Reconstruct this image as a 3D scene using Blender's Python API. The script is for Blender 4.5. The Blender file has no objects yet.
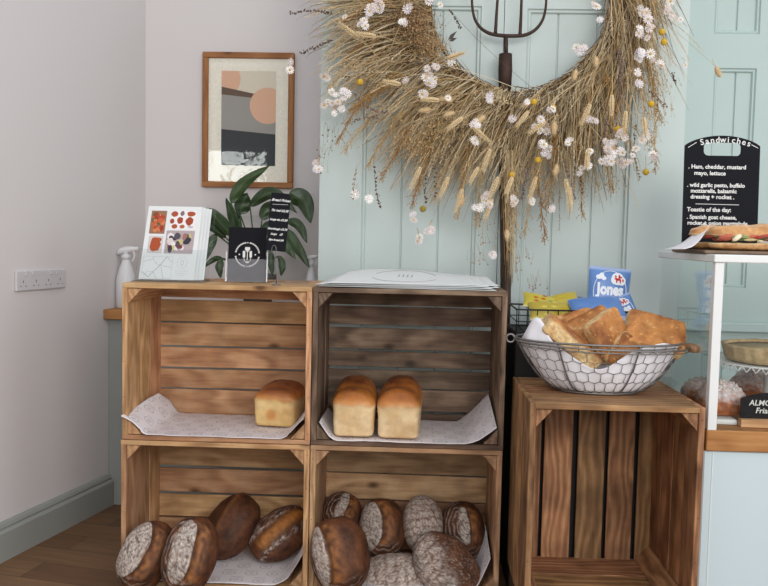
import bpy, bmesh, math, random
from mathutils import Vector, Matrix, noise, Euler
R = math.radians
C = bpy.context.scene.collection
S = bpy.context.scene

# ------------------------------------------------------------------ camera
F = 850.0; W, H = 768.0, 586.0
CAM_Z = 0.972
yaw, pitch, roll = R(2.16), R(3.9), R(1.2)
cam_d = bpy.data.cameras.new('camera'); cam = bpy.data.objects.new('camera', cam_d); C.objects.link(cam)
cam_d.sensor_width = 36; cam_d.lens = F / W * 36; cam_d.clip_start = .05
fw = Vector((-math.sin(yaw) * math.cos(pitch), math.cos(yaw) * math.cos(pitch), -math.sin(pitch)))
rt = fw.cross(Vector((0, 0, 1))).normalized(); up = rt.cross(fw)
rt2 = rt * math.cos(roll) + up * math.sin(roll); up2 = -rt * math.sin(roll) + up * math.cos(roll)
rot = Matrix((rt2, up2, -fw)).transposed()
cam.matrix_world = Matrix.Translation((0, 0, CAM_Z)) @ rot.to_4x4()
S.camera = cam

# ------------------------------------------------------------------ world, lights, exposure
world = bpy.data.worlds.new('sky'); S.world = world; world.use_nodes = True
bg = world.node_tree.nodes['Background']
bg.inputs[0].default_value = (.93, .95, 1.0, 1); bg.inputs[1].default_value = .92
def area(name, loc, target, sx, sy, power, col):
    l = bpy.data.lights.new(name, 'AREA'); l.shape = 'RECTANGLE'; l.size = sx; l.size_y = sy
    l.energy = power; l.color = col
    o = bpy.data.objects.new(name, l); C.objects.link(o); o.location = loc
    o.rotation_euler = (Vector(target) - Vector(loc)).to_track_quat('-Z', 'Y').to_euler(); return o
area('window_daylight', (1.2, -1.9, 2.0), (0, 2.6, .8), 3.0, 1.6, 92, (1, .97, .93))
area('side_daylight', (2.9, 0.6, 1.9), (0.1, 2.7, .9), 1.4, 1.4, 16, (.95, .98, 1))  # weak cool area light from the right; no window is modelled there
area('rear_window_daylight', (-1.80, -2.62, 1.60), (-1.6, 3, 1.3), 1.0, .95, 40, (.96, 1, .97))
S.view_settings.view_transform = 'Standard'; S.view_settings.look = 'None'
S.view_settings.gamma = 1; S.view_settings.use_curve_mapping = False
S.view_settings.exposure = 0.0

# ------------------------------------------------------------------ helpers
def ray(px, py):
    return (rt2 * ((px - W / 2) / F) - up2 * ((py - H / 2) / F) + fw)
def at(px, py, Y):
    d = ray(px, py); return Vector((0, 0, CAM_Z)) + d * (Y / d.y)
def atz(px, py, z):
    d = ray(px, py); return Vector((0, 0, CAM_Z)) + d * ((z - CAM_Z) / d.z)
def lin(c):
    return tuple((x / 12.92 if x <= .04045 else ((x + .055) / 1.055) ** 2.4) for x in [v / 255 for v in c])
def mixc(a, b, t):
    t = max(0, min(1, t)); return tuple(a[i] + (b[i] - a[i]) * t for i in range(3))
def sst(a, b, x):
    if a == b: return float(x >= a)
    t = max(0, min(1, (x - a) / (b - a))); return t * t * (3 - 2 * t)

def tag(o, label=None, cat=None, group=None, kind=None):
    if label: o['label'] = label
    if cat: o['category'] = cat
    if group: o['group'] = group
    if kind: o['kind'] = kind
    return o
def thing(name, label, cat, loc, group=None):
    o = bpy.data.objects.new(name, None); C.objects.link(o); o.location = loc; o.empty_display_size = .02
    return tag(o, label, cat, group)
WORLD_OF = {}
def worldloc(o):
    v = Vector(o.location)
    while o.parent: o = o.parent; v = v + Vector(o.location)
    return v
def link_mesh(name, me, parent=None, base=True):
    """recentre the mesh, link it, parent it (roots only carry translations)"""
    xs = [v.co for v in me.vertices]
    lo = Vector([min(c[i] for c in xs) for i in range(3)]); hi = Vector([max(c[i] for c in xs) for i in range(3)])
    cen = (lo + hi) / 2
    if parent is None: cen.z = lo.z
    me.transform(Matrix.Translation(-cen))
    o = bpy.data.objects.new(name, me); C.objects.link(o)
    if parent is not None:
        o.parent = parent; o.location = cen - worldloc(parent)
    else: o.location = cen
    return o

class MB:
    def __init__(s): s.v = []; s.f = []; s.c = []; s.g = []; s.uv = None; s.smooth = []
    def add(s, vs, fs, col=(1, 1, 1), gc=None, smooth=True):
        n = len(s.v); s.v += [tuple(p) for p in vs]
        s.c += (list(col) if isinstance(col, list) else [col] * len(vs))
        s.g += (gc if gc else [tuple(p) for p in vs])
        s.f += [tuple(i + n for i in f) for f in fs]; s.smooth += [smooth] * len(fs)
        return s
    def hexa(s, p, grain, col=(1, 1, 1), rnd=None, smooth=False):
        # p: 8 corner points of a box (x fastest, then y, then z)
        o = rnd if rnd else (random.random() * 40, random.random() * 40, random.random() * 40)
        order = {'x': (0, 1, 2), 'y': (1, 0, 2), 'z': (2, 0, 1)}[grain]
        gc = [tuple(q[order[i]] + o[i] for i in range(3)) for q in p]
        s.add(p, [(0, 2, 3, 1), (4, 5, 7, 6), (0, 1, 5, 4), (2, 6, 7, 3), (0, 4, 6, 2), (1, 3, 7, 5)], col, gc, smooth)
    def box(s, x0, x1, y0, y1, z0, z1, grain='x', col=None, rnd=None, jit=0):
        if col is None: k = random.random(); col = (k, random.random(), random.random())
        p = [Vector((x, y, z)) for z in (z0, z1) for y in (y0, y1) for x in (x0, x1)]
        if jit: p = [q + Vector([random.uniform(-jit, jit) for _ in range(3)]) for q in p]
        s.hexa(p, grain, col, rnd)
    def tube(s, pts, r, n=5, col=(1, 1, 1), cap=True):
        pts = [Vector(p) for p in pts]; m = len(pts)
        rs = r if isinstance(r, list) else [r] * m
        t0 = (pts[1] - pts[0]).normalized()
        a = t0.cross(Vector((0, 0, 1)))
        if a.length < .1: a = t0.cross(Vector((1, 0, 0)))
        a.normalize(); vs = []; fs = []
        for i, p in enumerate(pts):
            t = (pts[min(i + 1, m - 1)] - pts[max(i - 1, 0)])
            if t.length < 1e-9: t = t0
            t = t.normalized(); a = (a - t * a.dot(t))
            if a.length < 1e-6: a = t.orthogonal()
            a.normalize(); b = t.cross(a)
            for k in range(n):
                w = 2 * math.pi * k / n; vs.append(p + (a * math.cos(w) + b * math.sin(w)) * rs[i])
        for i in range(m - 1):
            for k in range(n):
                k2 = (k + 1) % n; fs.append((i * n + k, i * n + k2, (i + 1) * n + k2, (i + 1) * n + k))
        if cap: fs.append(tuple(range(n))[::-1]); fs.append(tuple((m - 1) * n + k for k in range(n)))
        s.add(vs, fs, col)
    def ring(s, pts, r, n=5, col=(1, 1, 1)):
        s.tube(list(pts) + [pts[0]], r, n, col, cap=False)
    def lathe(s, prof, cen, n=32, col=(1, 1, 1), sx=1, sy=1):
        vs = []; fs = []; m = len(prof)
        for (r, z) in prof:
            for k in range(n):
                w = 2 * math.pi * k / n; vs.append((cen[0] + r * sx * math.cos(w), cen[1] + r * sy * math.sin(w), cen[2] + z))
        for i in range(m - 1):
            for k in range(n):
                k2 = (k + 1) % n; fs.append((i * n + k, i * n + k2, (i + 1) * n + k2, (i + 1) * n + k))
        fs.append(tuple(range(n))[::-1]); fs.append(tuple((m - 1) * n + k for k in range(n)))
        s.add(vs, fs, col)
    def grid(s, rows, col=None, flip=False):
        m = len(rows); n = len(rows[0]); vs = [p for r in rows for p in r]; fs = []
        for i in range(m - 1):
            for j in range(n - 1):
                q = (i * n + j, i * n + j + 1, (i + 1) * n + j + 1, (i + 1) * n + j); fs.append(q[::-1] if flip else q)
        s.add(vs, fs, col if col else (1, 1, 1))
    def blob(s, c, r, col=(1, 1, 1), sub=1, jit=0, sc=(1, 1, 1), rotm=None):
        bm = bmesh.new(); bmesh.ops.create_icosphere(bm, subdivisions=sub, radius=1)
        vs = []
        for v in bm.verts:
            q = Vector((v.co.x * sc[0], v.co.y * sc[1], v.co.z * sc[2])) * r * (1 + random.uniform(-jit, jit))
            if rotm: q = rotm @ q
            vs.append(Vector(c) + q)
        fs = [tuple(x.index for x in f.verts) for f in bm.faces]; bm.free(); s.add(vs, fs, col)
    def mesh(s, name):
        me = bpy.data.meshes.new(name); me.from_pydata(s.v, [], s.f); me.validate(clean_customdata=False)
        if len(me.polygons) == len(s.smooth): me.polygons.foreach_set('use_smooth', s.smooth)
        ca = me.attributes.new('col', 'FLOAT_COLOR', 'POINT')
        ca.data.foreach_set('color', [x for c in s.c for x in (c[0], c[1], c[2], 1)])
        ga = me.attributes.new('gc', 'FLOAT_VECTOR', 'POINT')
        ga.data.foreach_set('vector', [x for c in s.g for x in c])
        return me
    def build(s, name, mat, parent=None, bevel=0, seg=1, solid=0):
        me = s.mesh(name); me.materials.append(mat)
        o = link_mesh(name, me, parent)
        if solid:
            m = o.modifiers.new('s', 'SOLIDIFY'); m.thickness = solid; m.offset = 0
        if bevel:
            m = o.modifiers.new('b', 'BEVEL'); m.width = bevel; m.segments = seg; m.limit_method = 'ANGLE'; m.angle_limit = R(40)
        return o

# ------------------------------------------------------------------ materials
def newmat(name):
    m = bpy.data.materials.new(name); m.use_nodes = True
    nt = m.node_tree; b = nt.nodes['Principled BSDF']; return m, nt, b
def N(nt, t, **k):
    n = nt.nodes.new(t)
    for a, v in k.items():
        if a in n.inputs.keys() if isinstance(a, str) else False: n.inputs[a].default_value = v
        else: setattr(n, a, v)
    return n
def flat(name, rgb, rough=.6, metal=0, bump=0, bscale=200, spec=.4, var=0, coat=0):
    m, nt, b = newmat(name); c = (*lin(rgb), 1)
    b.inputs['Base Color'].default_value = c; b.inputs['Roughness'].default_value = rough
    b.inputs['Metallic'].default_value = metal; b.inputs['Specular IOR Level'].default_value = spec
    b.inputs['Coat Weight'].default_value = coat
    tc = N(nt, 'ShaderNodeTexCoord')
    if var:
        n = N(nt, 'ShaderNodeTexNoise'); n.inputs['Scale'].default_value = 9; n.inputs['Detail'].default_value = 4
        nt.links.new(tc.outputs['Object'], n.inputs['Vector'])
        r = N(nt, 'ShaderNodeMix', data_type='RGBA'); r.inputs[6].default_value = tuple(x * (1 - var) for x in c[:3]) + (1,)
        r.inputs[7].default_value = tuple(min(1, x * (1 + var)) for x in c[:3]) + (1,)
        nt.links.new(n.outputs[0], r.inputs[0]); nt.links.new(r.outputs[2], b.inputs['Base Color'])
    if bump:
        n = N(nt, 'ShaderNodeTexNoise'); n.inputs['Scale'].default_value = bscale; n.inputs['Detail'].default_value = 3
        nt.links.new(tc.outputs['Object'], n.inputs['Vector'])
        bp = N(nt, 'ShaderNodeBump'); bp.inputs['Strength'].default_value = bump; bp.inputs['Distance'].default_value = .002
        nt.links.new(n.outputs[0], bp.inputs['Height']); nt.links.new(bp.outputs[0], b.inputs['Normal'])
    return m
def vcol(name, rough=.7, bump=.3, bscale=300, spec=.3, amt=.25, nscale=120, dist=.002, trans=0, sss=0):
    """colour from the 'col' attribute, modulated with fine noise"""
    m, nt, b = newmat(name)
    a = N(nt, 'ShaderNodeAttribute', attribute_name='col')
    tc = N(nt, 'ShaderNodeTexCoord')
    n = N(nt, 'ShaderNodeTexNoise'); n.inputs['Scale'].default_value = nscale; n.inputs['Detail'].default_value = 5
    nt.links.new(tc.outputs['Object'], n.inputs['Vector'])
    mr = N(nt, 'ShaderNodeMapRange'); mr.inputs[1].default_value = .25; mr.inputs[2].default_value = .75
    mr.inputs[3].default_value = 1 - amt; mr.inputs[4].default_value = 1 + amt
    nt.links.new(n.outputs[0], mr.inputs[0])
    mul = N(nt, 'ShaderNodeVectorMath', operation='SCALE'); nt.links.new(a.outputs['Color'], mul.inputs[0]); nt.links.new(mr.outputs[0], mul.inputs['Scale'])
    nt.links.new(mul.outputs[0], b.inputs['Base Color'])
    b.inputs['Roughness'].default_value = rough; b.inputs['Specular IOR Level'].default_value = spec
    if sss:
        b.inputs['Subsurface Weight'].default_value = sss; b.inputs['Subsurface Radius'].default_value = (.01, .006, .003)
    if bump:
        n2 = N(nt, 'ShaderNodeTexNoise'); n2.inputs['Scale'].default_value = bscale; n2.inputs['Detail'].default_value = 3
        nt.links.new(tc.outputs['Object'], n2.inputs['Vector'])
        bp = N(nt, 'ShaderNodeBump'); bp.inputs['Strength'].default_value = bump; bp.inputs['Distance'].default_value = dist
        nt.links.new(n2.outputs[0], bp.inputs['Height']); nt.links.new(bp.outputs[0], b.inputs['Normal'])
    return m
def wood(name, light, mid, dark, knot=(70, 40, 20), rough=.65, stain=.0, spread=.35):
    m, nt, b = newmat(name); L = nt.links.new
    g = N(nt, 'ShaderNodeAttribute', attribute_name='gc'); a = N(nt, 'ShaderNodeAttribute', attribute_name='col')
    sep = N(nt, 'ShaderNodeSeparateColor'); L(a.outputs['Color'], sep.inputs[0])
    mp = N(nt, 'ShaderNodeMapping'); mp.inputs['Scale'].default_value = (1.6, 22, 22); L(g.outputs['Vector'], mp.inputs[0])
    # big slow distortion bends the grain into cathedral figure
    dn = N(nt, 'ShaderNodeTexNoise'); dn.inputs['Scale'].default_value = 1.0; dn.inputs['Detail'].default_value = 2
    mp2 = N(nt, 'ShaderNodeMapping'); mp2.inputs['Scale'].default_value = (3, 9, 9); L(g.outputs['Vector'], mp2.inputs[0]); L(mp2.outputs[0], dn.inputs['Vector'])
    w = N(nt, 'ShaderNodeTexWave', wave_type='BANDS', bands_direction='Y', wave_profile='SIN')
    mp3 = N(nt, 'ShaderNodeMapping'); mp3.inputs['Scale'].default_value = (.4, 13, 13); L(g.outputs['Vector'], mp3.inputs[0])
    ad = N(nt, 'ShaderNodeVectorMath', operation='ADD'); sc = N(nt, 'ShaderNodeVectorMath', operation='SCALE'); sc.inputs['Scale'].default_value = 1.5
    L(dn.outputs['Color'], sc.inputs[0]); L(mp3.outputs[0], ad.inputs[0]); L(sc.outputs[0], ad.inputs[1]); L(ad.outputs[0], w.inputs['Vector'])
    w.inputs['Scale'].default_value = 1.1; w.inputs['Distortion'].default_value = 1.2; w.inputs['Detail'].default_value = 3
    n1 = N(nt, 'ShaderNodeTexNoise'); n1.inputs['Scale'].default_value = 4; n1.inputs['Detail'].default_value = 6; n1.inputs['Roughness'].default_value = .65
    L(mp.outputs[0], n1.inputs['Vector'])
    mx = N(nt, 'ShaderNodeMix', data_type='FLOAT'); mx.inputs[0].default_value = .74; L(w.outputs['Color'], mx.inputs[2]); L(n1.outputs[0], mx.inputs[3])
    cr = N(nt, 'ShaderNodeValToRGB'); L(mx.outputs[0], cr.inputs[0])
    e = cr.color_ramp.elements; e[0].position = .22; e[0].color = (*lin(dark), 1); e[1].position = .75; e[1].color = (*lin(light), 1)
    k = e.new(.5); k.color = (*lin(mid), 1)
    # board to board value
    mr = N(nt, 'ShaderNodeMapRange'); mr.inputs[3].default_value = 1 - spread; mr.inputs[4].default_value = 1 + spread; L(sep.outputs[0], mr.inputs[0])
    s1 = N(nt, 'ShaderNodeVectorMath', operation='SCALE'); L(cr.outputs[0], s1.inputs[0]); L(mr.outputs[0], s1.inputs['Scale'])
    hs = N(nt, 'ShaderNodeHueSaturation'); mh = N(nt, 'ShaderNodeMapRange'); mh.inputs[3].default_value = .488; mh.inputs[4].default_value = .508
    L(sep.outputs[1], mh.inputs[0]); L(mh.outputs[0], hs.inputs['Hue']); L(s1.outputs[0], hs.inputs['Color'])
    # knots
    vk = N(nt, 'ShaderNodeTexVoronoi'); vk.inputs['Scale'].default_value = 1; mk = N(nt, 'ShaderNodeMapping'); mk.inputs['Scale'].default_value = (6.5, 11, 11)
    L(g.outputs['Vector'], mk.inputs[0]); L(mk.outputs[0], vk.inputs['Vector'])
    kr = N(nt, 'ShaderNodeMapRange'); kr.inputs[1].default_value = .05; kr.inputs[2].default_value = .16; kr.inputs[3].default_value = 1; kr.inputs[4].default_value = 0
    L(vk.outputs['Distance'], kr.inputs[0])
    sk = N(nt, 'ShaderNodeSeparateColor'); L(vk.outputs['Color'], sk.inputs[0])
    th = N(nt, 'ShaderNodeMath', operation='GREATER_THAN'); th.inputs[1].default_value = .62; L(sk.outputs[0], th.inputs[0])
    kk = N(nt, 'ShaderNodeMath', operation='MULTIPLY'); L(kr.outputs[0], kk.inputs[0]); L(th.outputs[0], kk.inputs[1])
    km = N(nt, 'ShaderNodeMath', operation='MULTIPLY'); km.inputs[1].default_value = .8; L(kk.outputs[0], km.inputs[0])
    m1 = N(nt, 'ShaderNodeMix', data_type='RGBA'); L(km.outputs[0], m1.inputs[0]); L(hs.outputs[0], m1.inputs[6]); m1.inputs[7].default_value = (*lin(knot), 1)
    # blotchy dirt
    n3 = N(nt, 'ShaderNodeTexNoise'); n3.inputs['Scale'].default_value = 11; n3.inputs['Detail'].default_value = 4; L(g.outputs['Vector'], n3.inputs['Vector'])
    r3 = N(nt, 'ShaderNodeMapRange'); r3.inputs[1].default_value = .35; r3.inputs[2].default_value = .7; r3.inputs[3].default_value = 1 + stain * .3; r3.inputs[4].default_value = 1 - stain
    L(n3.outputs[0], r3.inputs[0]); s2 = N(nt, 'ShaderNodeVectorMath', operation='SCALE'); L(m1.outputs[2], s2.inputs[0]); L(r3.outputs[0], s2.inputs['Scale'])
    L(s2.outputs[0], b.inputs['Base Color']); b.inputs['Roughness'].default_value = rough; b.inputs['Specular IOR Level'].default_value = .3
    bp = N(nt, 'ShaderNodeBump'); bp.inputs['Strength'].default_value = .25; bp.inputs['Distance'].default_value = .001
    L(n1.outputs[0], bp.inputs['Height']); L(bp.outputs[0], b.inputs['Normal'])
    return m
def glass(name, tint=(.93, .97, .96), k=.06):
    m, nt, b = newmat(name); L = nt.links.new; out = nt.nodes['Material Output']
    t = N(nt, 'ShaderNodeBsdfTransparent'); t.inputs[0].default_value = (*tint, 1)
    g = N(nt, 'ShaderNodeBsdfGlossy'); g.inputs['Roughness'].default_value = .02
    fr = N(nt, 'ShaderNodeFresnel'); fr.inputs[0].default_value = 1.5
    mr = N(nt, 'ShaderNodeMath', operation='MULTIPLY_ADD'); mr.inputs[1].default_value = .45; mr.inputs[2].default_value = 0
    mx = N(nt, 'ShaderNodeMixShader'); L(fr.outputs[0], mr.inputs[0]); L(mr.outputs[0], mx.inputs[0]); L(t.outputs[0], mx.inputs[1]); L(g.outputs[0], mx.inputs[2]); L(mx.outputs[0], out.inputs[0])
    nt.nodes.remove(b); return m

M = {}
M['wall'] = flat('wall_paint', (214, 209, 209), .85, bump=.05, bscale=90)
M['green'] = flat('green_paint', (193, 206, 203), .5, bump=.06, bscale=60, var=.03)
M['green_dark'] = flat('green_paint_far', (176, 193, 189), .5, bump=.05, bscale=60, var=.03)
M['sage'] = flat('sage_gloss', (150, 153, 149), .4)
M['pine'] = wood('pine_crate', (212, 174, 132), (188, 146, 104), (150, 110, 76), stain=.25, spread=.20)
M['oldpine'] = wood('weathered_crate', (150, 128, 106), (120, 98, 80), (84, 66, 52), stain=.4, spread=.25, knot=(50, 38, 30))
M['redpine'] = wood('tan_crate', (200, 164, 128), (176, 138, 104), (138, 102, 74), stain=.3, spread=.2)
M['brownpine'] = wood('brown_crate', (184, 142, 102), (152, 110, 76), (110, 76, 52), stain=.4, spread=.26)
M['oak'] = wood('oak', (186, 138, 84), (168, 118, 68), (140, 94, 52), spread=.08)
M['frame_oak'] = wood('frame_oak', (168, 118, 74), (150, 102, 62), (128, 84, 50), spread=.05)
M['dark_timber'] = wood('dark_timber', (90, 72, 58), (68, 54, 44), (44, 34, 28), spread=.1)
M['bread'] = vcol('bread_crust', .62, .35, 260, .35, .22, 90, .003)
M['glaze'] = vcol('glazed_crust', .42, .2, 160, .4, .12, 60, .002)
M['straw'] = vcol('dried_grass', .85, 0, amt=.15, spec=.15)
M['paint'] = vcol('printed', .6, 0, amt=.0)
M['matt'] = vcol('matt_colour', .7, 0, amt=.08)
M['shiny'] = vcol('packet_film', .28, .25, 40, .5, .03, 30, .004)
M['iron'] = flat('rusty_iron', (66, 48, 42), .6, .4, bump=.4, bscale=120, var=.3)
M['steel'] = flat('galvanised_wire', (132, 130, 128), .4, .75, var=.15)
M['black_wire'] = flat('black_wire', (28, 28, 30), .4, .3)
M['slate'] = flat('blackboard', (28, 29, 34), .8, var=.12, spec=.12)
M['slate_grey'] = flat('grey_board', (84, 84, 88), .6)
M['chalk'] = flat('chalk', (226, 226, 224), .9)
M['white'] = flat('white_enamel', (225, 228, 228), .35)
M['plastic'] = flat('white_plastic', (226, 226, 228), .35)
M['socket'] = flat('socket_plastic', (205, 202, 204), .3)
M['hole'] = flat('socket_hole', (50, 48, 50), .6)
M['napkin'] = flat('paper_napkin', (232, 232, 238), .8, bump=.3, bscale=60)
M['sheet'] = flat('paper_sheet', (226, 229, 229), .6)
M['panel_blue'] = flat('pale_blue_panel', (196, 212, 218), .5)
M['glass'] = glass('clear_glass', (.985, .995, .99)); M['acrylic'] = glass('clear_acrylic', (.965, .975, .975), .2)
M['pot'] = flat('pot', (120, 118, 116), .6)
M['soil'] = flat('soil', (50, 40, 32), .9)
M['gap_shade'] = flat('gap_shade_paint', (40, 38, 38), .7)  # near-black, stands in for the shade behind the crate slats

def leafmat():
    m, nt, b = newmat('leaf_green'); L = nt.links.new
    a = N(nt, 'ShaderNodeAttribute', attribute_name='col'); L(a.outputs['Color'], b.inputs['Base Color'])
    b.inputs['Roughness'].default_value = .35; b.inputs['Specular IOR Level'].default_value = .5; return m
M['leaf'] = leafmat()

def linermat():
    """white greaseproof paper printed with small oval stamps"""
    m, nt, b = newmat('printed_paper'); L = nt.links.new
    g = N(nt, 'ShaderNodeAttribute', attribute_name='gc')
    sep = N(nt, 'ShaderNodeSeparateXYZ'); L(g.outputs['Vector'], sep.inputs[0])
    def mth(op, a, bb=None, c=None):
        n = N(nt, 'ShaderNodeMath', operation=op)
        for i, x in enumerate((a, bb, c)):
            if x is None: continue
            if hasattr(x, 'links'): L(x, n.inputs[i])
            else: n.inputs[i].default_value = x
        return n.outputs[0]
    u = mth('DIVIDE', sep.outputs[0], .062); v = mth('DIVIDE', sep.outputs[1], .05)
    row = mth('FLOOR', v); off = mth('MULTIPLY', mth('MODULO', row, 2.0), .5)
    fu = mth('SUBTRACT', mth('FRACT', mth('ADD', u, off)), .5); fv = mth('SUBTRACT', mth('FRACT', v), .5)
    r = mth('SQRT', mth('ADD', mth('MULTIPLY', fu, fu), mth('MULTIPLY', fv, fv)))
    ringv = mth('LESS_THAN', mth('ABSOLUTE', mth('SUBTRACT', r, .27)), .022)
    core = mth('LESS_THAN', r, .13)
    nz = N(nt, 'ShaderNodeTexNoise'); nz.inputs['Scale'].default_value = 260; L(g.outputs['Vector'], nz.inputs['Vector'])
    core2 = mth('MULTIPLY', core, mth('GREATER_THAN', nz.outputs[0], .5))
    line = mth('MULTIPLY', mth('LESS_THAN', mth('ABSOLUTE', mth('SUBTRACT', fv, .43)), .035), mth('MULTIPLY', mth('LESS_THAN', mth('ABSOLUTE', fu), .3), mth('GREATER_THAN', nz.outputs[0], .46)))
    ink = mth('MAXIMUM', mth('MAXIMUM', ringv, core2), line)
    mx = N(nt, 'ShaderNodeMix', data_type='RGBA'); L(mth('MULTIPLY', ink, .5), mx.inputs[0])
    mx.inputs[6].default_value = (*lin((226, 220, 222)), 1); mx.inputs[7].default_value = (*lin((112, 98, 108)), 1)
    L(mx.outputs[2], b.inputs['Base Color']); b.inputs['Roughness'].default_value = .7
    return m
M['liner'] = linermat()

def floormat():
    m, nt, b = newmat('oak_floor'); L = nt.links.new
    tc = N(nt, 'ShaderNodeTexCoord'); mp = N(nt, 'ShaderNodeMapping'); mp.inputs['Rotation'].default_value = (0, 0, R(12)); L(tc.outputs['Object'], mp.inputs[0])
    br = N(nt, 'ShaderNodeTexBrick'); br.inputs['Scale'].default_value = 1; br.inputs['Brick Width'].default_value = .75; br.inputs['Row Height'].default_value = .11
    br.inputs['Mortar Size'].default_value = .0012; br.offset = .37
    br.inputs['Color1'].default_value = (*lin((128, 96, 66)), 1); br.inputs['Color2'].default_value = (*lin((104, 74, 48)), 1); br.inputs['Mortar'].default_value = (*lin((52, 36, 24)), 1)
    L(mp.outputs[0], br.inputs['Vector'])
    m2 = N(nt, 'ShaderNodeMapping'); m2.inputs['Scale'].default_value = (3, 45, 1); L(mp.outputs[0], m2.inputs[0])
    n = N(nt, 'ShaderNodeTexNoise'); n.inputs['Scale'].default_value = 1.5; n.inputs['Detail'].default_value = 6; L(m2.outputs[0], n.inputs['Vector'])
    mr = N(nt, 'ShaderNodeMapRange'); mr.inputs[1].default_value = .3; mr.inputs[2].default_value = .7; mr.inputs[3].default_value = .75; mr.inputs[4].default_value = 1.15; L(n.outputs[0], mr.inputs[0])
    s = N(nt, 'ShaderNodeVectorMath', operation='SCALE'); L(br.outputs[0], s.inputs[0]); L(mr.outputs[0], s.inputs['Scale']); L(s.outputs[0], b.inputs['Base Color'])
    b.inputs['Roughness'].default_value = .55; return m
M['floor'] = floormat()

# ------------------------------------------------------------------ the setting
def struct(name, mb, mat, **k):
    o = mb.build(name, mat, None, **k); o['kind'] = 'structure'; return o
_a, _b = atz(114.5, 504.4, 0), atz(0, 564, 0)         # two floor points along the skirting
WD = (_a - _b).normalized(); WN = Vector((WD.y, -WD.x, 0))   # wall direction, normal into the room
_a = _a - WN * .022
_t = (3.15 - _a.y) / WD.y; WC = _a + WD * _t         # corner left wall / back wall
def slab(p0, p1, nrm, t, z0, z1):
    mb = MB(); q = [p0 - nrm * t, p1 - nrm * t, p0, p1]
    mb.hexa([Vector((a.x, a.y, z)) for z in (z0, z1) for a in q], 'x', (.5, .5, .5)); return mb
m = MB(); m.box(-4.2, 3.4, -2.3, 3.4, -.06, 0, 'x', (.5,) * 3); struct('floor', m, M['floor'])
WL = WC - WD * 5.6
struct('wall_left', slab(WL, WC, WN, .12, 0, 2.6), M['wall'])
struct('wall_back', slab(Vector((-1.1, 3.15, 0)), Vector((3.3, 3.15, 0)), Vector((0, -1, 0)), .12, 0, 2.6), M['wall'])
# boxed-in ledge along the back wall with an oak top
LX = lambda Y: (WC + WD * ((Y - 3.15) / WD.y)).x
LY = (_a + WN * .022).y
zl0, zl1 = at(110, 319.5, LY - .03).z, at(110, 309.5, LY - .03).z
m = MB(); q = [Vector((LX(LY) + .001, LY, 0)), Vector((-.306, LY, 0)), Vector((LX(3.15), 3.15, 0)), Vector((-.306, 3.15, 0))]
m.hexa([Vector((a.x, a.y, z)) for z in (0, zl0) for a in q], 'x', (.5,) * 3); struct('trim_1', m, M['sage'])
m = MB(); q = [Vector((LX(LY - .03) + .001, LY - .03, 0)), Vector((-.306, LY - .03, 0)), Vector((LX(3.15), 3.15, 0)), Vector((-.306, 3.15, 0))]
m.hexa([Vector((a.x, a.y, z)) for z in (zl0, zl1) for a in q], 'x', (.45,) * 3); struct('trim_2', m, M['oak'], bevel=.003)
# skirting along the left wall: tall board with a stepped top
m = MB()
prof = [(0, 0), (.022, 0), (.022, .084), (.018, .089), (.012, .092), (.014, .098), (.010, .107), (.004, .112), (0, .112)]
a, b_ = WL, WC + WD * ((LY - .001 - 3.15) / WD.y)
vs = []
for P in (a, b_):
    for (d, z) in prof: vs.append(P + WN * d + Vector((0, 0, z)))
n = len(prof); m.add(vs, [(i, (i + 1) % n, (i + 1) % n + n, i + n) for i in range(n)] + [tuple(range(n))[::-1], tuple(range(n, 2 * n))], (1,) * 3, None, False)
struct('baseboard_left', m, M['sage'])

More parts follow.
